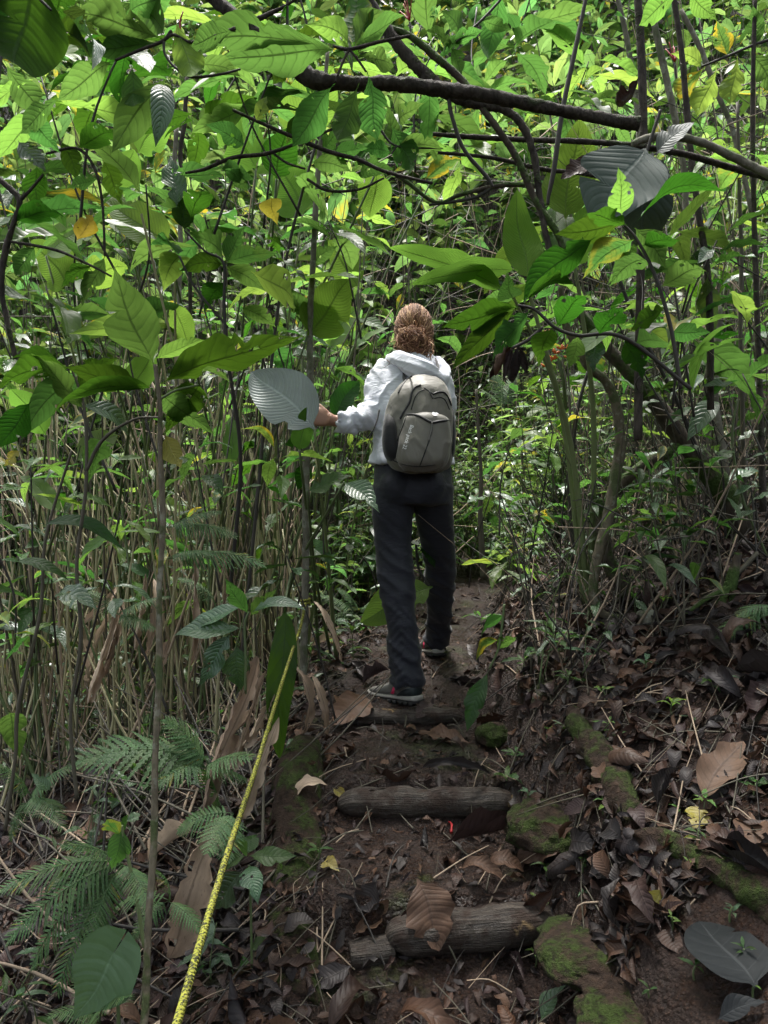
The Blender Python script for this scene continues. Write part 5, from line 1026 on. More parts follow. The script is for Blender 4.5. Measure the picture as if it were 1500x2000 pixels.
# --- left sapling in front, big rosette
plant('sapling', 'slender sapling in the left foreground with a rosette of big leaves on top', 'sapling', 1.75,
  [('liana', [(276, 2080, 16, 1.45), (284, 1960, 15, 1.5), (290, 1800, 13, 1.55), (301, 1640, 14, 1.6), (303, 1480, 12, 1.64), (311, 1320, 13, 1.68), (311, 1160, 11, 1.71), (318, 1020, 12, 1.74), (313, 880, 10, 1.75), (312, 790, 9, 1.75), (303, 712, 8, 1.75)]), ('stem', [(312, 780, 5), (345, 762, 5), (388, 752, 4)])],
  [(300, 712, 222, 522, 132, 'leaf', 'ell', -.7, 1.75, 0), (300, 712, 134, 652, 46, 'leaf_lime', 'ell', -.5), (302, 702, 400, 664, 32, 'leaf_lime', 'ell', -.5), (314, 750, 588, 658, 74, 'leaf_dark', 'ell', -.45), (286, 762, 126, 716, 56, 'leaf_dark', 'ell', -.4), (390, 752, 321, 850, 52, 'leaf_dark', 'ell', -.7), (330, 735, 452, 748, 34, 'leaf', 'ell', -.4), (308, 760, 100, 812, 50, 'leaf_dark', 'lan', -.3), (312, 770, 420, 850, 44, 'leaf'), (322, 848, 354, 914, 40, 'leaf_yellow', 'ell', -.8)], jit=.18)
plant('sapling', 'sapling at the left edge with long dark drooping leaves', 'sapling', 1.9,
  [('stem_brown', [(150, 1560, 8), (138, 1400, 7), (158, 1250, 8), (150, 1100, 7), (168, 950, 7), (165, 800, 6), (140, 720, 5)]), ('stem_brown', [(168, 920, 8), (200, 860, 7), (260, 820, 5), (310, 815, 4)])],
  [(140, 720, -10, 768, 60, 'leaf_dark', 'ell', -.4), (140, 730, 20, 700, 46, 'leaf_dark', 'ell', -.4), (150, 740, 40, 860, 54, 'leaf', 'ell', -.6), (60, 785, -10, 880, 60, 'leaf_dark', 'ell', -.5), (156, 792, 252, 852, 30, 'leaf_gloss', 'lan', .6), (40, 880, 8, 910, 30, 'leaf_yellow', 'ell', .7), (165, 800, 60, 690, 50), (150, 760, 230, 700, 40, 'leaf_dark'), (200, 860, 170, 950, 40), (80, 1028, 246, 1078, 32, 'leaf_dark', 'lan', .4), (28, 1096, 134, 1134, 22, 'leaf_dark', 'lan', .4), (112, 1160, 192, 1192, 36, 'leaf_gloss', 'ell', .6)], jit=.15)
plant('bush_branch', 'dark forked branch at the left edge with dark green leaves', 'branch', 2.1,
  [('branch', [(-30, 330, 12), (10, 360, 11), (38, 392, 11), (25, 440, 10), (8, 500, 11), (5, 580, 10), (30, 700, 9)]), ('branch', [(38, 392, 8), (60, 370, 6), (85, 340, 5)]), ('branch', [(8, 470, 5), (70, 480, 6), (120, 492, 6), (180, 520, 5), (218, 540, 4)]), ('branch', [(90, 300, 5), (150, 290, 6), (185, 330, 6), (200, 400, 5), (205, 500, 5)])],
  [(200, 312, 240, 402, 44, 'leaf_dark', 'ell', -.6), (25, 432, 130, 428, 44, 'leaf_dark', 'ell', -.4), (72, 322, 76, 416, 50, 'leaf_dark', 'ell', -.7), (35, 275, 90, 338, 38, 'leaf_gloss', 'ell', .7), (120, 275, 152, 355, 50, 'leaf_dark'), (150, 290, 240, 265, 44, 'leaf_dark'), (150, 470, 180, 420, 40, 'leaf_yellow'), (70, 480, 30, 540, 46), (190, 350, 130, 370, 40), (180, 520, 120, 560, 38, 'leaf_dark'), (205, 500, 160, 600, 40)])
plant('sapling', 'upright sapling left of centre with whorl of ribbed leaves and a silver one', 'sapling', 2.5,
  [('stem_dark', [(450, 1150, 8, 2.7), (470, 900, 8, 2.6), (445, 700, 7), (438, 600, 7), (437, 515, 6), (400, 490, 4), (360, 450, 4)]), ('stem_dark', [(445, 640, 5), (380, 560, 5), (350, 500, 4)])],
  [(360, 450, 366, 376, 50, 'leaf_dark'), (362, 452, 310, 400, 50, 'leaf'), (345, 405, 334, 304, 40, 'leaf_gloss', 'ell', .9), (372, 432, 392, 374, 44, 'leaf_dark', 'ell', -.8), (440, 512, 480, 442, 48), (440, 514, 548, 494, 34, 'leaf'), (355, 502, 318, 572, 44, 'leaf_lime'), (437, 515, 364, 452, 52, 'leaf'), (436, 516, 350, 530, 40, 'leaf_dark'), (440, 520, 520, 570, 42, 'leaf'), (440, 550, 400, 610, 40, 'leaf_dark'), (530, 385, 542, 440, 46, 'leaf_yellow', 'ell', -.8), (490, 530, 572, 616, 64, 'leaf_lime', 'ell', -.6), (470, 600, 540, 640, 44), (350, 500, 290, 480, 36)], jit=.2)
plant('sapling', 'thin pale lichen covered stem the hiker reaches for, left of her hand', 'sapling', 3.12,
  [('pale_bark', [(592, 1330, 15), (597, 1100, 14), (598, 900, 14), (606, 780, 13), (605, 640, 12), (612, 500, 11), (618, 380, 11), (628, 250, 9), (640, 100, 7)])],
  [(606, 640, 560, 560, 40), (612, 520, 660, 480, 40), (618, 400, 580, 360, 44), (625, 300, 680, 250, 50), (630, 220, 590, 160, 50), (600, 850, 555, 870, 30, 'leaf_dark'), (598, 900, 580, 960, 40, 'leaf_dark')])
# big paddle leaves in the left half and the one with painted sheen by the hand
def paddle_clump(label, ground_px, lvs, d, stems=(), group=None, dry=0, nst=10):
    g0 = G(*ground_px, dmin=2.2); o = thing('paddle_plant', g0, label, 'plant', group)
    def st(p0, p1, w0, w1, m): 
        mid = p0.lerp(p1, .55) + Vector((rnd.gauss(0, .03), rnd.gauss(0, .03), 0)) + Vector(((p0.x - p1.x) * .18, 0, 0)); q = smooth_path([list(p0) + [w0], list(mid) + [(w0 + w1) / 2], list(p1) + [w1]], 6); mb = MB(); mb.add(*tube(q[:, :3], q[:, 3], 7)); mb.obj('stem', M[m], o)
    for (bx, by, tx, ty, w, m, tp, fc, dd, vi) in lvs:
        dd = dd or d; hero(o, (bx, by, dd), (tx, ty, dd + rnd.uniform(-.12, .12)), w, m, tp, fc, vi)
        x, y = g0.x + rnd.gauss(0, .12), g0.y + rnd.gauss(0, .10); st(Vector((x, y, gz(x, y) - .02)), P(bx, by, dd), rnd.uniform(.008, .011), .0045, rnd.choice(('stem_pale', 'stem', 'stem')))
    for k in range(nst):
        x, y = g0.x + rnd.gauss(0, .20), g0.y + rnd.gauss(0, .20); H = rnd.uniform(.7, 1.9); p0 = Vector((x, y, gz(x, y) - .02)); p1 = p0 + Vector((rnd.gauss(0, .16 if k % 3 else .42) * H, rnd.gauss(0, .14) * H, H))
        if max(p0.x / p0.y, p1.x / p1.y) > -.09: continue
        st(p0, p1, rnd.uniform(.005, .010), rnd.uniform(.003, .006), rnd.choice(('stem', 'cane', 'cane', 'stem_brown', 'stem_dry')))
    for k in range(dry):
        x, y = g0.x + rnd.gauss(0, .28), g0.y + rnd.gauss(0, .25); H = rnd.uniform(.4, 1.2); p0 = Vector((x, y, gz(x, y) - .02)); p1 = p0 + Vector((rnd.gauss(0, .35) * H, rnd.gauss(-.1, .25) * H, H))
        if max(p0.x / p0.y, p1.x / p1.y) > -.09: continue
        st(p0, p1, rnd.uniform(.004, .008), .0025, 'stem_dry')
    return o
paddle_clump('paddle leaved clump by the hiker\'s hand with one big silvery leaf', (600, 1300),
  [(614, 838, 490, 726, 112, 'paddle_grey', 'pad', .75, 2.95, 0), (585, 880, 600, 795, 42, 'paddle', 'pad', -.5, 2.9, 1), (652, 820, 702, 745, 46, 'leaf_dark', 'pad', .5, 3.55, 1), (672, 942, 742, 1002, 40, 'leaf_gloss', 'ell', .7, 2.8, 2), (600, 960, 690, 930, 40, 'leaf', 'ell', .5, 2.9, 1)], 2.95, nst=14, dry=8)
paddle_clump('tall paddle leaved clump left of centre with broad sunlit leaves', (480, 1310),
  [(735, 335, 722, 425, 100, 'paddle', 'pad', -.8, 3.1, 0), (600, 655, 682, 545, 96, 'paddle', 'pad', -.8, 3.1, 2), (330, 482, 202, 388, 84, 'paddle', 'pad', .6, 3.0, 1), (225, 380, 262, 292, 80, 'paddle', 'pad', -.8, 3.2, 0), (560, 270, 650, 130, 110, 'paddle', 'pad', -.8, 3.3, 1), (540, 350, 560, 250, 80, 'leaf_dark', 'pad', -.8, 2.9, 0), (500, 330, 420, 210, 80, 'paddle', 'pad', -.6, 3.3, 3), (590, 420, 540, 310, 80, 'paddle', 'pad', -.8, 3.4, 2), (455, 908, 450, 815, 36, 'paddle', 'blade', .8, 3.0, 0)], 3.1, nst=44, dry=26)
paddle_clump('paddle leaved clump behind the foreground sapling', (330, 1330),
  [(365, 830, 330, 760, 46, 'paddle', 'pad', .6, 3.0, 0), (330, 590, 372, 680, 50, 'paddle', 'pad', -.6, 2.9, 0), (260, 760, 300, 680, 56, 'paddle', 'pad', -.7, 3.0, 1), (90, 500, 190, 440, 70, 'paddle', 'pad', .5, 3.2, 1), (130, 560, 60, 470, 64, 'paddle', 'pad', -.7, 3.2, 2), (270, 300, 330, 220, 70, 'paddle', 'pad', -.7, 3.3, 0), (160, 560, 250, 520, 60, 'paddle', 'pad', -.5, 3.2, 3)], 3.0, nst=40, dry=30)
paddle_clump('paddle leaved clump with thin green canes just left of the hiker', (640, 1180),
  [(700, 560, 640, 470, 56, 'paddle', 'pad', -.7, 4.0, 0), (640, 680, 700, 600, 50, 'paddle', 'pad', .5, 4.0, 1), (690, 680, 760, 640, 36, 'paddle', 'blade', .4, 3.9, 0), (700, 640, 640, 600, 40, 'paddle', 'pad', -.5, 4.1, 1)], 4.0, nst=34, dry=12)
paddle_clump('paddle leaved clump low at the far left edge', (120, 1360),
  [(120, 1000, 40, 930, 50, 'paddle', 'blade', .6, 2.9, 0), (90, 850, 20, 760, 60, 'paddle', 'pad', -.6, 3.0, 1), (150, 900, 230, 850, 50, 'paddle', 'pad', .5, 3.0, 1)], 3.0, nst=34, dry=30)
# hanging blade behind the rope, leaf pushed aside by the hiker's legs
plant('blade_leaf', 'tall dark strap leaf hanging upright behind the top of the rope', 'leaf', 2.7, [('stem', [(570, 1120, 6, 2.85), (562, 1150, 6, 2.8), (556, 1182, 6, 2.72)])], [(556, 1180, 546, 1482, 52, 'leaf_dark', 'blade', .9, 2.62, 0)], jit=0)
plant('broad_leaf', 'broad pale green leaf brushing between the hiker\'s legs', 'leaf', 3.45, [('stem_dark', [(812, 1060, 5, 3.46), (818, 1110, 5, 3.48), (842, 1150, 4, 3.48)])], [(845, 1146, 704, 1216, 78, 'paddle', 'pad', .75, 3.44, 0), (818, 1070, 850, 1110, 30, 'leaf_dark', 'ell', .4, 3.46), (800, 1060, 842, 1060, 24, 'leaf_dark', 'ell', .4, 3.46)], jit=0)
# --- lower left: glossy plant, seedlings, arum leaf
plant('shrub', 'low plant with glossy hanging leaves left of the rope, one leaf torn', 'shrub', 2.35, [('stem', [(478, 1420, 6), (480, 1300, 6), (478, 1222, 5), (486, 1195, 4)])],
  [(476, 1226, 340, 1242, 32, 'leaf_gloss', 'lan', .6), (474, 1186, 362, 1228, 34, 'leaf_gloss', 'lan', .5), (452, 1236, 386, 1342, 46, 'leaf_gloss', 'ell', .85, None, 1), (462, 1260, 472, 1350, 58, 'leaf_gloss', 'ell', .9, None, 0), (490, 1200, 598, 1192, 26, 'leaf_gloss', 'lan', .4), (485, 1200, 440, 1130, 30, 'leaf'), (488, 1205, 540, 1150, 30, 'leaf')])
plant('shrub', 'seedling with spread green leaves growing against the mossy edging log', 'shrub', 1.95, [('stem', [(492, 1890, 5), (490, 1780, 5), (486, 1690, 4)])],
  [(486, 1672, 582, 1672, 34, 'leaf', 'ell', .45), (484, 1668, 500, 1630, 30, 'leaf', 'ell', .7), (480, 1672, 440, 1700, 34, 'leaf', 'ell', .5), (488, 1690, 504, 1768, 50, 'leaf_gloss', 'ell', .8), (474, 1700, 420, 1776, 42, 'leaf_gloss', 'ell', .7), (490, 1680, 550, 1700, 34, 'leaf', 'ell', .4), (484, 1664, 455, 1640, 26, 'leaf', 'ell', .6), (490, 1850, 520, 1830, 24, 'leaf', 'ell', .5), (490, 1880, 470, 1920, 22, 'leaf', 'ell', .5)])
plant('arum_plant', 'single pale arrow shaped leaf at the bottom left edge', 'plant', 1.45, [('stem', [(232, 2060, 8), (230, 1960, 7), (214, 1885, 6)])], [(222, 1862, 141, 1996, 100, 'arum', 'heart', .85, 1.45, 0)], jit=0)
plant('shoot', 'young pale shoot with two folded leaves beside the slender sapling stem', 'shoot', 1.7, [('stem_pale', [(282, 1850, 8), (262, 1730, 7), (244, 1650, 6), (238, 1612, 5)])], [(238, 1614, 218, 1698, 42, 'leaf', 'ell', .85), (240, 1622, 252, 1588, 24, 'leaf', 'ell', -.6), (232, 1632, 208, 1600, 26, 'leaf', 'ell', -.5), (246, 1605, 275, 1590, 28, 'leaf_gloss', 'ell', .7)])
plant('leaf_stalk', 'single green leaf on a thin stalk at the left edge', 'plant', 2.0, [('stem_brown', [(10, 1620, 8), (30, 1480, 7), (36, 1380, 8), (78, 1200, 7), (90, 1050, 6), (140, 880, 5)])], [(18, 1392, 40, 1484, 48, 'leaf', 'ell', -.8), (100, 1545, 60, 1510, 24, 'leaf_gloss', 'ell', .5), (60, 1240, 10, 1290, 30, 'leaf')])
plant('hanging_leaf', 'green and brown toothed leaf hanging over the upper step', 'leaf', 2.95, [('stem', [(985, 1180, 5), (975, 1260, 5), (956, 1306, 4)])], [(956, 1304, 912, 1428, 40, 'leaf', 'obo', .85, None, 1), (975, 1250, 930, 1290, 26, 'leaf'), (970, 1270, 1010, 1245, 24, 'leaf'), (985, 1200, 940, 1240, 22, 'leaf')])
def seedling(px, py, n, lpx, label, mat='leaf', d=None, face=.3, h=40):
    g0 = G(px, py); o = thing('seedling', g0, label, 'seedling', 'seedlings on the forest floor'); top = g0 + Vector((rnd.uniform(-.01, .01), 0, PX(h, g0.y))); q = smooth_path([list(g0 + Vector((0, 0, -.01))), list((g0 + top) / 2 + rv(.006)), list(top)], 4); mb = MB(); mb.add(*tube(q, .0022, 5)); mb.obj('stem', M['stem'], o)
    ph = rnd.uniform(0, 6)
    for k in range(n):
        an = ph + k * 2.4; D = Vector((math.cos(an), math.sin(an), rnd.uniform(-.15, .45))); leafob('leaf', o, rnd.choice(('ell', 'lan')), rnd.randrange(5), mat, top - Vector((0, 0, .012 * (k // 3))), D, Vector((0, -.2, 1)) + rv(.2), PX(lpx, g0.y) * rnd.uniform(.75, 1.2))
    return o
seedling(1078, 1290, 8, 62, 'bright seedling with a star of leaves at the foot of the bank', h=50)
seedling(1010, 1490, 6, 34, 'small seedling right of the tread above the middle step', h=20); seedling(988, 1545, 5, 40, 'seedling at the right end of the middle step log', h=18)
seedling(1062, 1790, 2, 44, 'single light green blade standing on the lowest step log', 'leaf_lime', h=14); seedling(765, 1842, 4, 26, 'tiny seedling at the foot of the lowest step', 'leaf_lime', h=12)
seedling(1255, 1650, 6, 30, 'tiny star shaped seedling on the bare bank', h=16); seedling(1205, 1455, 5, 30, 'tiny seedling above the mossy root ridge', h=18)
seedling(1325, 1590, 4, 26, 'tiny two leaved seedling left of the yellow leaf', 'leaf_lime', h=10); seedling(1470, 1560, 5, 40, 'seedling in front of the tan ribbed leaf', h=30)
seedling(620, 1680, 4, 30, 'tiny seedling rooted on the mossy edging log', h=20); seedling(1110, 1350, 6, 36, 'seedling among the litter below the liana', h=26); seedling(1020, 1330, 6, 44, 'seedling right of the hiker\'s forward shoe', h=40)
seedling(1390, 1360, 5, 36, 'seedling on the dark bank below the stump', h=22); seedling(560, 1500, 4, 60, 'seedling with grey green leaves on top of the edging log', 'leaf_gloss', h=30)
seedling(940, 1250, 7, 46, 'seedling beside the path above the hiker\'s forward foot', h=44); seedling(690, 1290, 6, 52, 'seedling left of the hiker\'s knee', 'leaf_gloss', h=60)
k = 0
while k < 34:
    px_, py_ = rnd.uniform(880, 1490), rnd.uniform(1180, 1960)
    if px_ < 1000 and py_ > 1420: continue
    lm = min(LMK, key=lambda a: (a[0] - px_) ** 2 + (a[1] - py_) ** 2); k += 1
    seedling(px_, py_, rnd.randint(3, 6), rnd.uniform(18, 34), 'tiny green seedling %s%s' % ('above ' if py_ < lm[1] - 45 else 'below ' if py_ > lm[1] + 45 else 'left of ' if px_ < lm[0] else 'right of ', lm[2]), rnd.choice(('leaf', 'leaf_lime', 'leaf_gloss')), h=rnd.uniform(12, 34))
# ferns
def fern(base_px, tips, label, d, tpl='fern', w=1.0, face=.35):
    b = P(base_px[0], base_px[1], d); o = thing('fern', b, label, 'fern', 'ferns')
    for (tx, ty, *dd) in tips:
        T = P(tx, ty, dd[0] if dd else d + rnd.uniform(-.15, .1)); D = T - b; N = Vector((0, 0, 1)) * (1 - face) + (CAMV - b).normalized() * face; leafob('frond', o, tpl, rnd.randrange(3), 'fern', b, D, N + rv(.08), D.length, w)
    return o
fern((240, 1690), [(15, 1835), (62, 1880), (108, 1935), (165, 1850), (0, 1735), (120, 1650), (290, 1790)], 'grey green fern spreading in the lower left corner', 1.75)
fern((195, 2000), [(95, 1985), (130, 2030), (150, 1900), (240, 1950)], 'small fern at the bottom edge beside the arrow shaped leaf', 1.55)
fern((400, 1500), [(325, 1405), (300, 1535), (490, 1480), (250, 1470), (160, 1480), (340, 1440), (420, 1580), (480, 1520)], 'lacy fern left of the rope on the littered slope', 2.1, 'fernb', 1.15)
fern((455, 1590), [(405, 1665), (350, 1620), (440, 1680)], 'lacy fern frond hanging beside the dry sheath', 1.95, 'fernb', 1.2)
fern((330, 1030), [(460, 1050), (430, 1000)], 'fern frond catching light left of centre', 2.6); fern((330, 1090), [(515, 1105), (420, 1085)], 'long fern frond arching above the glossy plant', 2.55); fern((230, 1200), [(330, 1165), (150, 1150), (300, 1230)], 'fern among the dry canes at left', 2.6)
fern((1520, 1190), [(1405, 1245), (1440, 1200), (1390, 1300)], 'fern reaching in from the right edge above the litter', 2.5, 'fernb', .9); fern((1215, 1930), [(1190, 1880), (1240, 1890), (1200, 1970), (1250, 1960)], 'tiny fern on the mossy clod at the bottom', 1.95); fern((700, 1200), [(620, 1160), (660, 1150), (640, 1210), (740, 1170)], 'fern tuft behind the hiker\'s knee', 4.0)
fern((60, 1560), [(150, 1500), (-20, 1490), (120, 1620), (20, 1640)], 'fern at the left edge among fallen canes', 2.3); fern((330, 1760), [(260, 1830), (390, 1820), (300, 1700), (230, 1770)], 'fern between the slender sapling and the broad dry leaf', 1.8, 'fernb', 1.0)
fern((420, 1180), [(350, 1130), (500, 1160), (440, 1260)], 'dim fern under the canes left of the strap leaf', 2.75)
fern((985, 800), [(960, 720), (1010, 730), (940, 760)], 'pale fern in the clearing right of the backpack', 5.5)
# dry sheaths and bent dry leaves
def sheath(b, tp, w, label=None, d=None, i=None, mat='sheath', d2=None):
    if label == 'auto': label = '%s dry leaf sheath %s, %s' % ('wide' if w > 16 else 'narrow', 'leaning left' if tp[0] > b[0] + 12 else 'leaning right' if tp[0] < b[0] - 40 else 'hanging straight', where_px(P(*b, d)))
    B = P(*b, d); T = P(*tp, d2 or d); D = T - B; N = (CAMV - B).normalized() + rv(.3); L = D.length
    return tag(leafob('dry_sheath', None, 'sheath', rnd.randrange(5) if i is None else i, mat, B, D, N, L, min(3, PX(w, d) / (L * TW['sheath']))), label or 'dry papery leaf sheath standing among the canes left of the trail', 'dry leaf', 'dry sheaths among the canes')
sheath((505, 1285), (395, 1590), 62, 'long curled dry sheath leaning from the rope down to the fern', 2.45, 1, d2=2.15); sheath((425, 1590), (330, 1872), 98, 'broad pale dry leaf hanging down beside the rope', 2.0, 2, d2=1.9); sheath((545, 1340), (470, 1460), 34, 'short dry sheath beside the strap leaf', 2.6, 0)
sheath((230, 1180), (170, 1375), 34, 'upright dry sheath behind the slender sapling stem', 2.7, 1)
for k, (a, b, c_, d_, w_) in enumerate(((520, 1310, 440, 1520, 30), (480, 1330, 420, 1490, 22), (545, 1400, 470, 1600, 36), (240, 1170, 190, 1330, 24), (300, 1130, 285, 1290, 20), (560, 1290, 520, 1400, 22), (450, 1120, 400, 1330, 18), (380, 1090, 372, 1300, 16))): sheath((a, b), (c_, d_), w_, ('pale dry sheath beside the long curled one', 'thin dry sheath left of the long curled one', 'dry sheath reaching down to the edging log', 'dry sheath crossing the upright one behind the sapling stem', 'bleached dry sheath just right of the upright one', 'dry sheath at the top end of the rope', 'tall thin dry sheath above the glossy plant', 'straight dry sheath left of the glossy plant')[k], 2.5 if k < 3 else 2.75, k % 5)
sheath((285, 1120), (262, 1270), 20, 'auto', 2.8); sheath((330, 1250), (290, 1340), 30, 'auto', 2.7)
for k in range(5):
    x = rnd.uniform(60, 640); y0 = rnd.uniform(1000, 1330); dd = rnd.uniform(2.7, 3.5); sheath((x, y0), (x + rnd.gauss(-15, 45), y0 + rnd.uniform(70, 190)), rnd.uniform(9, 22), 'auto', dd, None, 'sheath')
for k in range(2):
    x = 565 + k * 45; sheath((x, 1290 + rnd.uniform(-30, 30)), (x + rnd.gauss(20, 30), 1400 + rnd.uniform(-10, 40)), rnd.uniform(14, 26), 'dry leaf strip lying at the trail edge beside the strap leaf', 2.9)
# --- right bank: liana, leaning trunks, stump, upright stems
def trunk(name, label, cat, parts, d):
    c0 = parts[0][1][0]; o = thing(name, P(c0[0], c0[1], d), label, cat)
    for k, (m, pts) in enumerate(parts): cable('trunk' if k == 0 else 'branch', o, [(p[0], p[1], p[3] if len(p) > 3 else d, p[2]) for p in pts], m, 16, .2, 9, k + 40, fs=5)
    return o
trunk('liana', 'pale smooth liana looping down in an S right of the backpack', 'vine', [('liana', [(1095, 560, 11), (1100, 620, 13), (1122, 668, 15), (1148, 715, 17), (1180, 742, 18), (1202, 785, 19), (1211, 850, 20), (1206, 910, 21), (1196, 965, 22), (1186, 1020, 22), (1170, 1075, 20), (1161, 1120, 19), (1160, 1165, 18), (1172, 1195, 16), (1200, 1206, 14), (1235, 1205, 12)])], 2.95)
trunk('leaning_tree', 'mossy leaning trunk crossing from upper left down to the right edge', 'tree', [('moss_bark', [(1120, 590, 18), (1160, 650, 24), (1215, 712, 28), (1270, 775, 32), (1335, 860, 38), (1395, 935, 46), (1440, 1010, 56), (1470, 1090, 60), (1500, 1210, 66), (1520, 1330, 70)]), ('moss_bark', [(1345, 862, 26), (1300, 890, 24), (1262, 905, 23), (1225, 935, 22), (1204, 962, 20)])], 3.15)
trunk('broken_tree', 'short dark broken trunk standing behind the liana', 'tree', [('moss_bark', [(1165, 975, 20), (1175, 1020, 26), (1180, 1075, 28), (1205, 1130, 30), (1235, 1185, 36), (1250, 1240, 40)]), ('moss_bark', [(1170, 985, 14), (1150, 965, 9)])], 3.05)
trunk('stump', 'thin rotten stump leaning on the bank at right', 'stump', [('moss_bark', [(1442, 1080, 14), (1430, 1130, 22), (1415, 1180, 30), (1400, 1240, 32), (1395, 1290, 36)]), ('moss_bark', [(1420, 1150, 12), (1380, 1170, 9), (1340, 1200, 7)])], 2.75)
trunk('pale_stump', 'bare bleached dead stub on the bank behind the liana', 'stump', [('stem_dry', [(1336, 920, 10), (1330, 980, 22), (1322, 1030, 28), (1318, 1080, 30)])], 3.6)
trunk('fallen_branch', 'pale bare fallen branch lying across the dark bank', 'branch', [('pale_bark', [(1190, 1110, 8), (1290, 1075, 14), (1370, 1042, 22), (1420, 1028, 26), (1500, 1012, 22)])], 3.4)
trunk('fallen_branch', 'fallen stick lying low on the litter below the stump', 'branch', [('stem_brown', [(1322, 1205, 9), (1380, 1170, 10), (1440, 1120, 9), (1480, 1080, 8)])], 2.8)
trunk('fallen_branch', 'thin curved root crossing the bank above the tan leaves', 'branch', [('liana', [(1255, 1410, 7), (1310, 1402, 8), (1370, 1385, 8), (1440, 1378, 7), (1490, 1382, 6)])], 2.62)
up = [((1243, -40, 15), (1252, 100, 16), (1257, 300, 16), (1252, 500, 16), (1248, 700, 17), (1246, 860, 17), 'branch', 2.6, 'dark straight stem rising past the withered grey leaf'),
      ((1312, -30, 11), (1332, 110, 11), (1345, 260, 12), (1362, 400, 12), (1384, 560, 13), (1388, 800, 14), 'branch', 2.7, 'dark stem slanting right of the withered leaf'),
      ((1150, -30, 7), (1125, 90, 9), (1098, 220, 10), (1082, 330, 10), (1072, 380, 8), (1070, 400, 6), 'stem_dark', 2.4, 'thin dark stem hanging slanted above the bright paddles'),
      ((1200, -30, 9), (1225, 80, 10), (1240, 180, 11), (1250, 260, 11), (1255, 340, 11), (1262, 420, 11), 'pale_bark', 3.6, 'pale thin stem at the top between dark ones'),
      ((1262, -30, 12), (1285, 80, 13), (1305, 170, 13), (1320, 240, 13), (1335, 330, 12), (1340, 420, 12), 'pale_bark', 3.4, 'pale lichened stem slanting at the upper right'),
      ((1330, 20, 9), (1370, 100, 10), (1400, 180, 10), (1430, 250, 10), (1450, 330, 10), (1470, 420, 10), 'pale_bark', 3.5, 'pale stem slanting to the right edge'),
      ((1475, -20, 8), (1470, 200, 9), (1472, 400, 10), (1478, 600, 11), (1485, 800, 12), (1490, 1000, 13), 'branch', 2.9, 'dark upright stem at the right edge'),
      ((1440, 200, 6), (1445, 400, 7), (1448, 500, 8), (1446, 640, 8), (1450, 800, 9), (1455, 1000, 9), 'stem_brown', 3.0, 'thin brown stem left of the right edge stem'),
      ((1185, 480, 6), (1215, 560, 7), (1250, 650, 8), (1290, 720, 8), (1330, 800, 8), (1370, 900, 8), 'stem_dark', 3.0, 'thin dark stem running down behind the leaning trunk'),
      ((1150, 720, 6), (1128, 800, 8), (1118, 880, 9), (1112, 950, 9), (1116, 1000, 9), (1120, 1100, 9), 'stem_dark', 3.3, 'black thin stalk left of the liana'),
      ((1405, 600, 14), (1400, 700, 16), (1395, 780, 17), (1410, 880, 18), (1425, 980, 20), (1440, 1080, 22), 'pale_bark', 3.5, 'pale trunk standing behind the leaning mossy trunk'),
      ((930, 760, 5), (935, 850, 6), (940, 930, 8), (938, 1000, 10), (942, 1080, 12), (945, 1130, 13), 'stem_brown', 4.6, 'thin trunk in the clearing right of the hiker'),
      ((640, 200, 5), (560, 500, 6), (520, 800, 7), (500, 1000, 7), (480, 1200, 7), (470, 1300, 7), 'stem_dark', 3.0, 'long straight dark cane slanting left of the lichened stem'),
      ((870, 300, 3), (760, 520, 4), (660, 760, 5), (610, 960, 6), (560, 1100, 6), (520, 1200, 6), 'stem', 3.75, 'long thin green cane slanting behind the hiker\'s arm'),
      ((345, 250, 9), (340, 350, 9), (352, 450, 9), (350, 560, 9), (352, 700, 9), (350, 850, 9), 'pale_bark', 3.8, 'pale stem standing behind the foreground rosette'),
      ((365, 150, 8), (360, 240, 9), (352, 300, 9), (362, 380, 8), (370, 500, 8), (372, 640, 8), 'branch', 3.4, 'dark knotted stem in the upper left thicket')]
for k, u_ in enumerate(up):
    d = u_[7]; o = thing('upright_stem', P(u_[5][0], u_[5][1], d), u_[8], 'stem', 'upright stems'); cable('trunk', o, [(p[0], p[1], d, p[2]) for p in u_[:6]], u_[6], 9, .12, 7, k)
# climbing leaves on the right trunk, orange flowers, silver leaf
plant('climber', 'climbing plant with tiers of pale flat leaves on the leaning trunk', 'vine', 2.9, [('stem', [(1500, 1090, 5), (1460, 1000, 5), (1440, 930, 5), (1430, 850, 5), (1440, 780, 4)])],
  [(1420, 945, 1492, 925, 26, 'leaf_gloss', 'ell', .35), (1430, 970, 1486, 950, 26, 'leaf_gloss', 'ell', .35), (1424, 1018, 1478, 996, 26, 'leaf_gloss', 'ell', .35), (1455, 900, 1500, 884, 22, 'leaf_gloss', 'ell', .3), (1472, 975, 1515, 960, 24, 'leaf_gloss', 'ell', .35), (1400, 785, 1342, 862, 36, 'leaf_gloss', 'lan', .5), (1440, 860, 1490, 840, 24, 'leaf_gloss', 'ell', .35), (1436, 880, 1390, 905, 24, 'leaf', 'ell', .35)])
plant('broad_leaf', 'pale silvery oval leaf hanging over the liana', 'leaf', 2.8, [('stem_dark', [(1180, 620, 4), (1172, 645, 4), (1164, 662, 3)])], [(1164, 662, 1160, 728, 52, 'leaf_gloss', 'ell', .9), (1180, 622, 1200, 650, 30, 'leaf_gloss', 'ell', .8)])
M['flower'] = plain_mat('orange_flower', (0.55, 0.13, 0.02), .5, 80, .3)
fo = thing('flower', P(1090, 700, 3.0), 'small orange flower cluster right of the hiker\'s head', 'flower')
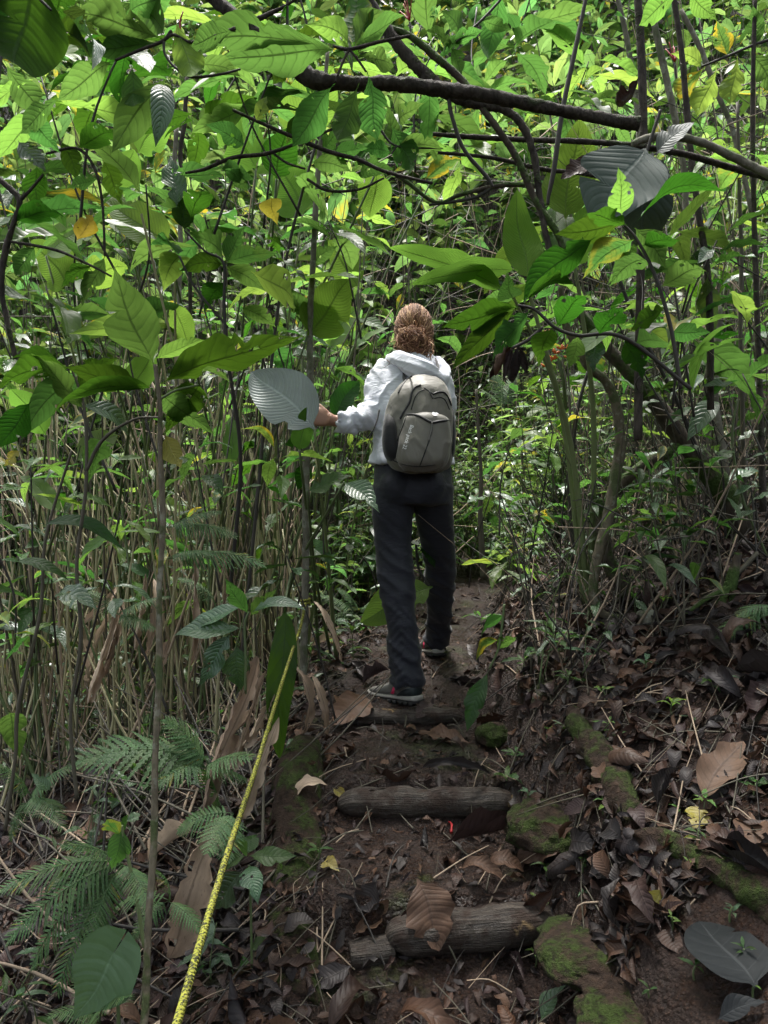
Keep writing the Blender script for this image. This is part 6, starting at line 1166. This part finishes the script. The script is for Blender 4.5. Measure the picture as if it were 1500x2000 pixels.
for (a, b) in ((1085, 690), (1106, 690), (1080, 702), (1065, 716), (1110, 698), (1095, 682), (1074, 708), (1108, 684), (1072, 652)):
    for k in range(4):
        A = P(a, b, 3.0); D = Vector((rnd.gauss(0, 1), rnd.gauss(-.4, .5), rnd.uniform(.2, 1))).normalized() * .022; q = smooth_path([A, A + D * .5 + rv(.002), A + D], 3); mb = MB(); mb.add(*tube(q, [.002, .0035, .0045, .005, .0045, .003, .001][:len(q)], 6)); mb.obj('petal', M['flower'], fo)
cable('stem', fo, [(1105, 800, 3.05, 8), (1100, 740, 3.0, 7), (1090, 700, 3.0, 6)], 'stem', 6)
for (cx, cy_, d, lab) in ((800, 15, 3.2, 'red flower spike at the top edge right of centre'), (352, 40, 2.2, 'small red bud among the upper left leaves'), (1318, 95, 3.4, 'red flower near the pale slanting stem')):
    fo = thing('flower', P(cx, cy_ + 30, d), lab, 'flower')
    for k in range(5 if cx != 352 else 1):
        A = P(cx, cy_ + 25, d); D = Vector((rnd.gauss(0, .35), rnd.gauss(0, .3), 1)).normalized() * PX(40, d); q = smooth_path([A, A + D * .5 + rv(.004), A + D], 3); mb = MB(); mb.add(*tube(q, np.linspace(.004, .0015, len(q)), 6)); mb.obj('petal', M['petal'], fo)
    cable('stem', fo, [(cx + 8, cy_ + 110, d, 4), (cx, cy_ + 28, d, 4)], 'stem_dark', 5)
plant('dead_leaf_cluster', 'bunch of hanging dead brown leaves right of the hiker\'s shoulder', 'dead leaf', 2.75, [('stem_dark', [(1060, 640, 6), (1030, 665, 7), (1000, 680, 6)])], [(1000, 672, 955, 740, 26, 'dead', 'dead', .8), (1010, 675, 1000, 748, 24, 'dead_dark', 'dead', .8), (985, 670, 968, 735, 22, 'dead_tan', 'dead', .8), (1015, 678, 1030, 730, 22, 'dead_dark', 'dead', .8), (1000, 676, 984, 745, 18, 'dead', 'dead', .8)])
# --- shrubs filling the thicket (parts: stems, each leaf)
# thin twigs, roots and hanging dead stems on the right bank
ex = []
for k in range(620):
    y = rnd.uniform(2.75, 5.0); x = y * rnd.uniform(.14, .56)
    if x - float(path_x(y)) < .45: continue
    H = rnd.uniform(.12, 1.0); p0 = np.array([x, y, gz(x, y) - .01]); p2 = p0 + np.array([rnd.gauss(0, .35) * H, rnd.gauss(0, .3) * H, H * rnd.uniform(.3, 1)]); s_ = smooth_path([p0, (p0 + p2) / 2 + np.array(rv(.05)) * H, p2], 4); r = rnd.uniform(.001, .005); ex.append((*tube(s_, np.linspace(r, r * .5, len(s_)), 5, cap=False), rnd.choice((0, 0, 1, 2, 2))))
for k in range(260):
    y = rnd.uniform(2.6, 4.5); x = y * rnd.uniform(.22, .56); p0 = np.array([x, y, gz(x, y) + rnd.uniform(.3, 1.8)]); D = np.array([rnd.gauss(0, .5), rnd.gauss(0, .4), rnd.gauss(-.3, .5)]) * rnd.uniform(.2, .7); D[0] = max(D[0], .18 * (y + D[1]) - x); s_ = smooth_path([p0, p0 + D * .5 + np.array(rv(.08)), p0 + D], 4); r = rnd.uniform(.001, .0035); ex.append((*tube(s_, np.linspace(r, r * .5, len(s_)), 5, cap=False), rnd.choice((0, 1, 2, 2))))
tag(scatter_mesh('bank_twigs', [], [M['stem_brown'], M['stem_dry'], M['stem_dark']], ex), 'tangle of thin twigs and dead stems on the right bank', 'twigs', kind='stuff')
# rosettes of ribbed leaves on thin twigs
def rosette(px, py, d, n, L, mats, k):
    c = P(px, py, d); root = c + Vector((rnd.uniform(-.25, .25), rnd.uniform(-.1, .3), rnd.choice((-1, -1, 1)) * rnd.uniform(.35, .7)))
    hgt = 'at the very top' if py < 90 else 'high up' if py < 220 else 'above head height' if py < 420 else 'at head height' if py < 640 else 'at shoulder height' if py < 860 else 'at hip height' if py < 1050 else 'at knee height'
    mk = rnd.choice(mats); o = thing('leafy_twig', c, ('twig with %d %s leaves %s, %s' if 'grey' in LOOK[mk] else 'twig with %d %s ribbed leaves %s, %s') % (n, LOOK[mk], hgt, where_px(c)), 'twig', 'leafy twig ends')
    q = smooth_path([list(root) + [.0045], list(c.lerp(root, .5) + rv(.05)) + [.0035], list(c) + [.0025]], 6); mb = MB(); mb.add(*tube(q[:, :3], q[:, 3], 6)); mb.obj('stem', M['stem_dark'], o)
    ph = rnd.uniform(0, 6)
    for j in range(n):
        an = ph + j * 2.4; D = Vector((math.cos(an), math.sin(an) * .8, rnd.uniform(-.75, .35))); leafob('leaf', o, rnd.choice(('obo', 'obo', 'lan')), rnd.randrange(6), mk, c + (root - c).normalized() * .018 * j, D, Vector((0, 0, 1)) + rv(.35), L * rnd.uniform(.7, 1.15), rnd.uniform(.85, 1.15))
for k, (a, b, d, n) in enumerate(((80, 150, 2.3, 7), (180, 205, 2.6, 7), (255, 55, 2.2, 7), (430, 45, 2.5, 6), (505, 150, 2.7, 7), (565, 50, 2.4, 6), (625, 230, 2.6, 6), (60, 330, 2.5, 6), (150, 420, 2.7, 7), (285, 360, 2.6, 6), (90, 560, 2.4, 6), (240, 620, 2.9, 6), (400, 420, 2.8, 7), (510, 460, 2.9, 6), (640, 430, 3.1, 6), (545, 545, 3.1, 6),
    (820, 250, 3.0, 6), (900, 320, 3.2, 6), (850, 90, 2.8, 6), (1000, 110, 3.0, 7), (1150, 120, 3.2, 7), (1300, 440, 2.7, 6), (1400, 470, 2.6, 7), (1445, 610, 2.5, 6), (1335, 620, 2.7, 6), (1465, 300, 2.8, 6), (1090, 180, 3.1, 6), (1450, 730, 2.7, 6), (1370, 730, 2.9, 6), (1190, 600, 2.9, 6), (940, 200, 3.3, 6), (760, 180, 3.2, 6), (20, 460, 2.3, 6), (380, 250, 2.9, 6), (30, 720, 2.7, 6), (1000, 860, 3.6, 6), (1080, 840, 3.4, 6), (960, 960, 4.0, 7), (1240, 860, 3.6, 6), (60, 900, 2.4, 7), (150, 965, 2.6, 7), (235, 1000, 2.5, 7), (380, 880, 2.7, 6), (430, 985, 2.8, 6), (545, 925, 3.0, 6), (560, 1085, 2.9, 6), (100, 1120, 2.6, 6), (205, 1130, 2.6, 6), (665, 1040, 3.5, 6), (685, 905, 3.6, 6), (640, 1150, 3.3, 6), (30, 1260, 2.4, 6), (440, 740, 3.1, 6), (520, 640, 3.2, 6), (1320, 900, 3.2, 6), (1060, 990, 3.6, 6), (1000, 1080, 3.9, 6))):
    rosette(a, b, d, n, rnd.uniform(.25, .36) if b < 700 else rnd.uniform(.13, .22), ('leaf', 'leaf', 'leaf', 'leaf_dark', 'leaf_gloss', 'leaf_lime') if b < 700 else ('leaf', 'leaf', 'leaf_gloss', 'leaf_lime'), k)
# dry canes fallen and leaning in a tangle left of the trail
ex = []
for k in range(520):
    x, y = rnd.uniform(-1.7, -.36), rnd.uniform(1.9, 4.4)
    if x / y < -.56: continue
    an = rnd.gauss(1.9, .7); l = rnd.uniform(.15, .8); el = abs(rnd.gauss(0, .35)); p0 = np.array([x, y, gz(x, y) + rnd.uniform(0, .05)]); p2 = p0 + np.array([math.cos(an) * l * math.cos(el), math.sin(an) * l * math.cos(el), math.sin(el) * l]); p2[2] = max(p2[2], gz(p2[0], p2[1]) + .01)
    s_ = smooth_path([p0, (p0 + p2) / 2 + np.array(rv(.03)), p2], 3); r = rnd.uniform(.0015, .006); ex.append((*tube(s_, np.linspace(r, r * .6, len(s_)), 5, cap=False), rnd.choice((0, 1, 1, 2, 2))))
tag(scatter_mesh('cane_debris', [], [M['stem_dry'], M['stem_brown'], M['stem_dark']], ex), 'tangle of fallen dry canes on the slope left of the rope', 'debris', kind='stuff')
def zone(n, xr, yr, H, label, group, mats, tpls, kw, stem='stem_brown', clear=True):
    k = 0; tries = 0
    while k < n and tries < 4000:
        tries += 1; y = rnd.uniform(*yr); x = rnd.uniform(*xr) * y; u = x - float(path_x(y))
        if clear and abs(u) < (.55 if H[1] > 1 else .40): continue
        if -.11 < x / y < .10 and y < 3.4: continue
        if -.03 < x / y < .24 and y > 3.8 and H[1] > 1: continue
        k += 1; b = Vector((x, y, gz(x, y) - .02)); shrub_thing('shrub', b, label, group, stem, mats, H=rnd.uniform(*H), **dict(kw))
LM = ('leaf', 'leaf', 'leaf', 'leaf_lime', 'leaf_gloss', 'leaf_dark')
zone(15, (-.52, -.12), (3.2, 4.6), (1.3, 2.9), 'shrub', 'shrubs in the left thicket', LM, None, dict(tpls=('ell', 'obo', 'lan'), nstem=2, nleaf=10, L=(.18, .32), spread=.3, r0=.006, start=.45))
zone(14, (.16, .52), (3.3, 4.9), (1.2, 2.8), 'shrub', 'shrubs in the right thicket', LM, None, dict(tpls=('ell', 'obo', 'lan'), nstem=2, nleaf=10, L=(.16, .28), spread=.3, r0=.006, start=.45))
zone(44, (-.55, .55), (4.9, 6.6), (1.6, 3.8), 'shrub', 'shrubs beyond the hiker', ('leaf', 'leaf', 'leaf_lime', 'leaf_gloss'), None, dict(tpls=('ell', 'obo', 'lan'), nstem=3, nleaf=9, L=(.18, .36), spread=.35, r0=.007, start=.3))
zone(16, (-.5, -.1), (2.9, 4.2), (.25, .8), 'plant', 'low plants left of the trail', ('leaf', 'leaf_gloss', 'leaf_gloss'), None, dict(tpls=('ell', 'lan'), nstem=2, nleaf=6, L=(.08, .17), spread=.4, r0=.003, start=.4), 'stem')
zone(30, (.06, .5), (3.3, 5.2), (.25, .8), 'plant', 'low plants right of the trail', ('leaf', 'leaf_gloss', 'leaf_gloss'), None, dict(tpls=('ell', 'lan'), nstem=2, nleaf=6, L=(.07, .15), spread=.4, r0=.003, start=.3), 'stem')

zone(12, (-.55, -.2), (1.9, 2.9), (.18, .5), 'plant', 'low plants on the littered slope', ('leaf', 'leaf_gloss', 'leaf_gloss'), None, dict(tpls=('ell', 'lan'), nstem=2, nleaf=5, L=(.06, .13), spread=.5, r0=.003, start=.3), 'stem')
zone(12, (.25, .54), (2.7, 3.6), (.5, 1.25), 'plant', 'leafy plants on the right bank', ('leaf', 'leaf', 'leaf_gloss', 'leaf_dark'), None, dict(tpls=('ell', 'lan'), nstem=2, nleaf=7, L=(.12, .22), spread=.4, r0=.004, start=.4), 'stem_brown')
zone(12, (.2, .5), (2.7, 3.6), (.18, .6), 'plant', 'low plants on the right bank', ('leaf', 'leaf_gloss', 'leaf_gloss'), None, dict(tpls=('ell', 'lan'), nstem=2, nleaf=5, L=(.06, .13), spread=.5, r0=.003, start=.3), 'stem')

# where two labels came out alike, tell the things apart by their order in the view
_by = {}
for o in SC.objects:
    if o.parent is None and 'label' in o.keys() and 'kind' not in o.keys(): _by.setdefault(o['label'], []).append(o)
ORD = ('first', 'second', 'third', 'fourth', 'fifth', 'sixth', 'seventh', 'eighth', 'ninth', 'tenth', 'eleventh', 'twelfth', 'thirteenth', 'fourteenth')
for lab, os_ in _by.items():
    n_ = len(os_); lab = lab if len(lab.split()) < 15 else lab.replace(' ribbed', '').replace(' grey', '')
    if 1 < n_ <= 14:
        os_.sort(key=lambda o: o.matrix_basis.translation.x / max(.1, o.matrix_basis.translation.y))
        for k, o in enumerate(os_):
            o['label'] = ('%s, %s' % (lab, ('left one' if k == 0 else 'right one') if n_ == 2 else '%s from left' % ORD[k])) if len(lab.split()) <= 13 else lab.replace(' standing', '').replace(' farther back', '') + (' left' if k == 0 else ' right') if len(lab.split()) > 15 else ('%s %s' % (('left' if k == 0 else 'right') if n_ == 2 else ORD[k], lab))
_by = {}
for o in SC.objects:
    if o.parent is None and 'label' in o.keys() and 'kind' not in o.keys(): _by.setdefault(o['label'], []).append(o)
for lab, os_ in _by.items():
    if len(os_) == 2:
        os_.sort(key=lambda o: o.matrix_basis.translation.y)
        for o, w_ in zip(os_, ('nearer', 'farther')): o['label'] = w_ + ' ' + lab.replace(' ribbed', '')
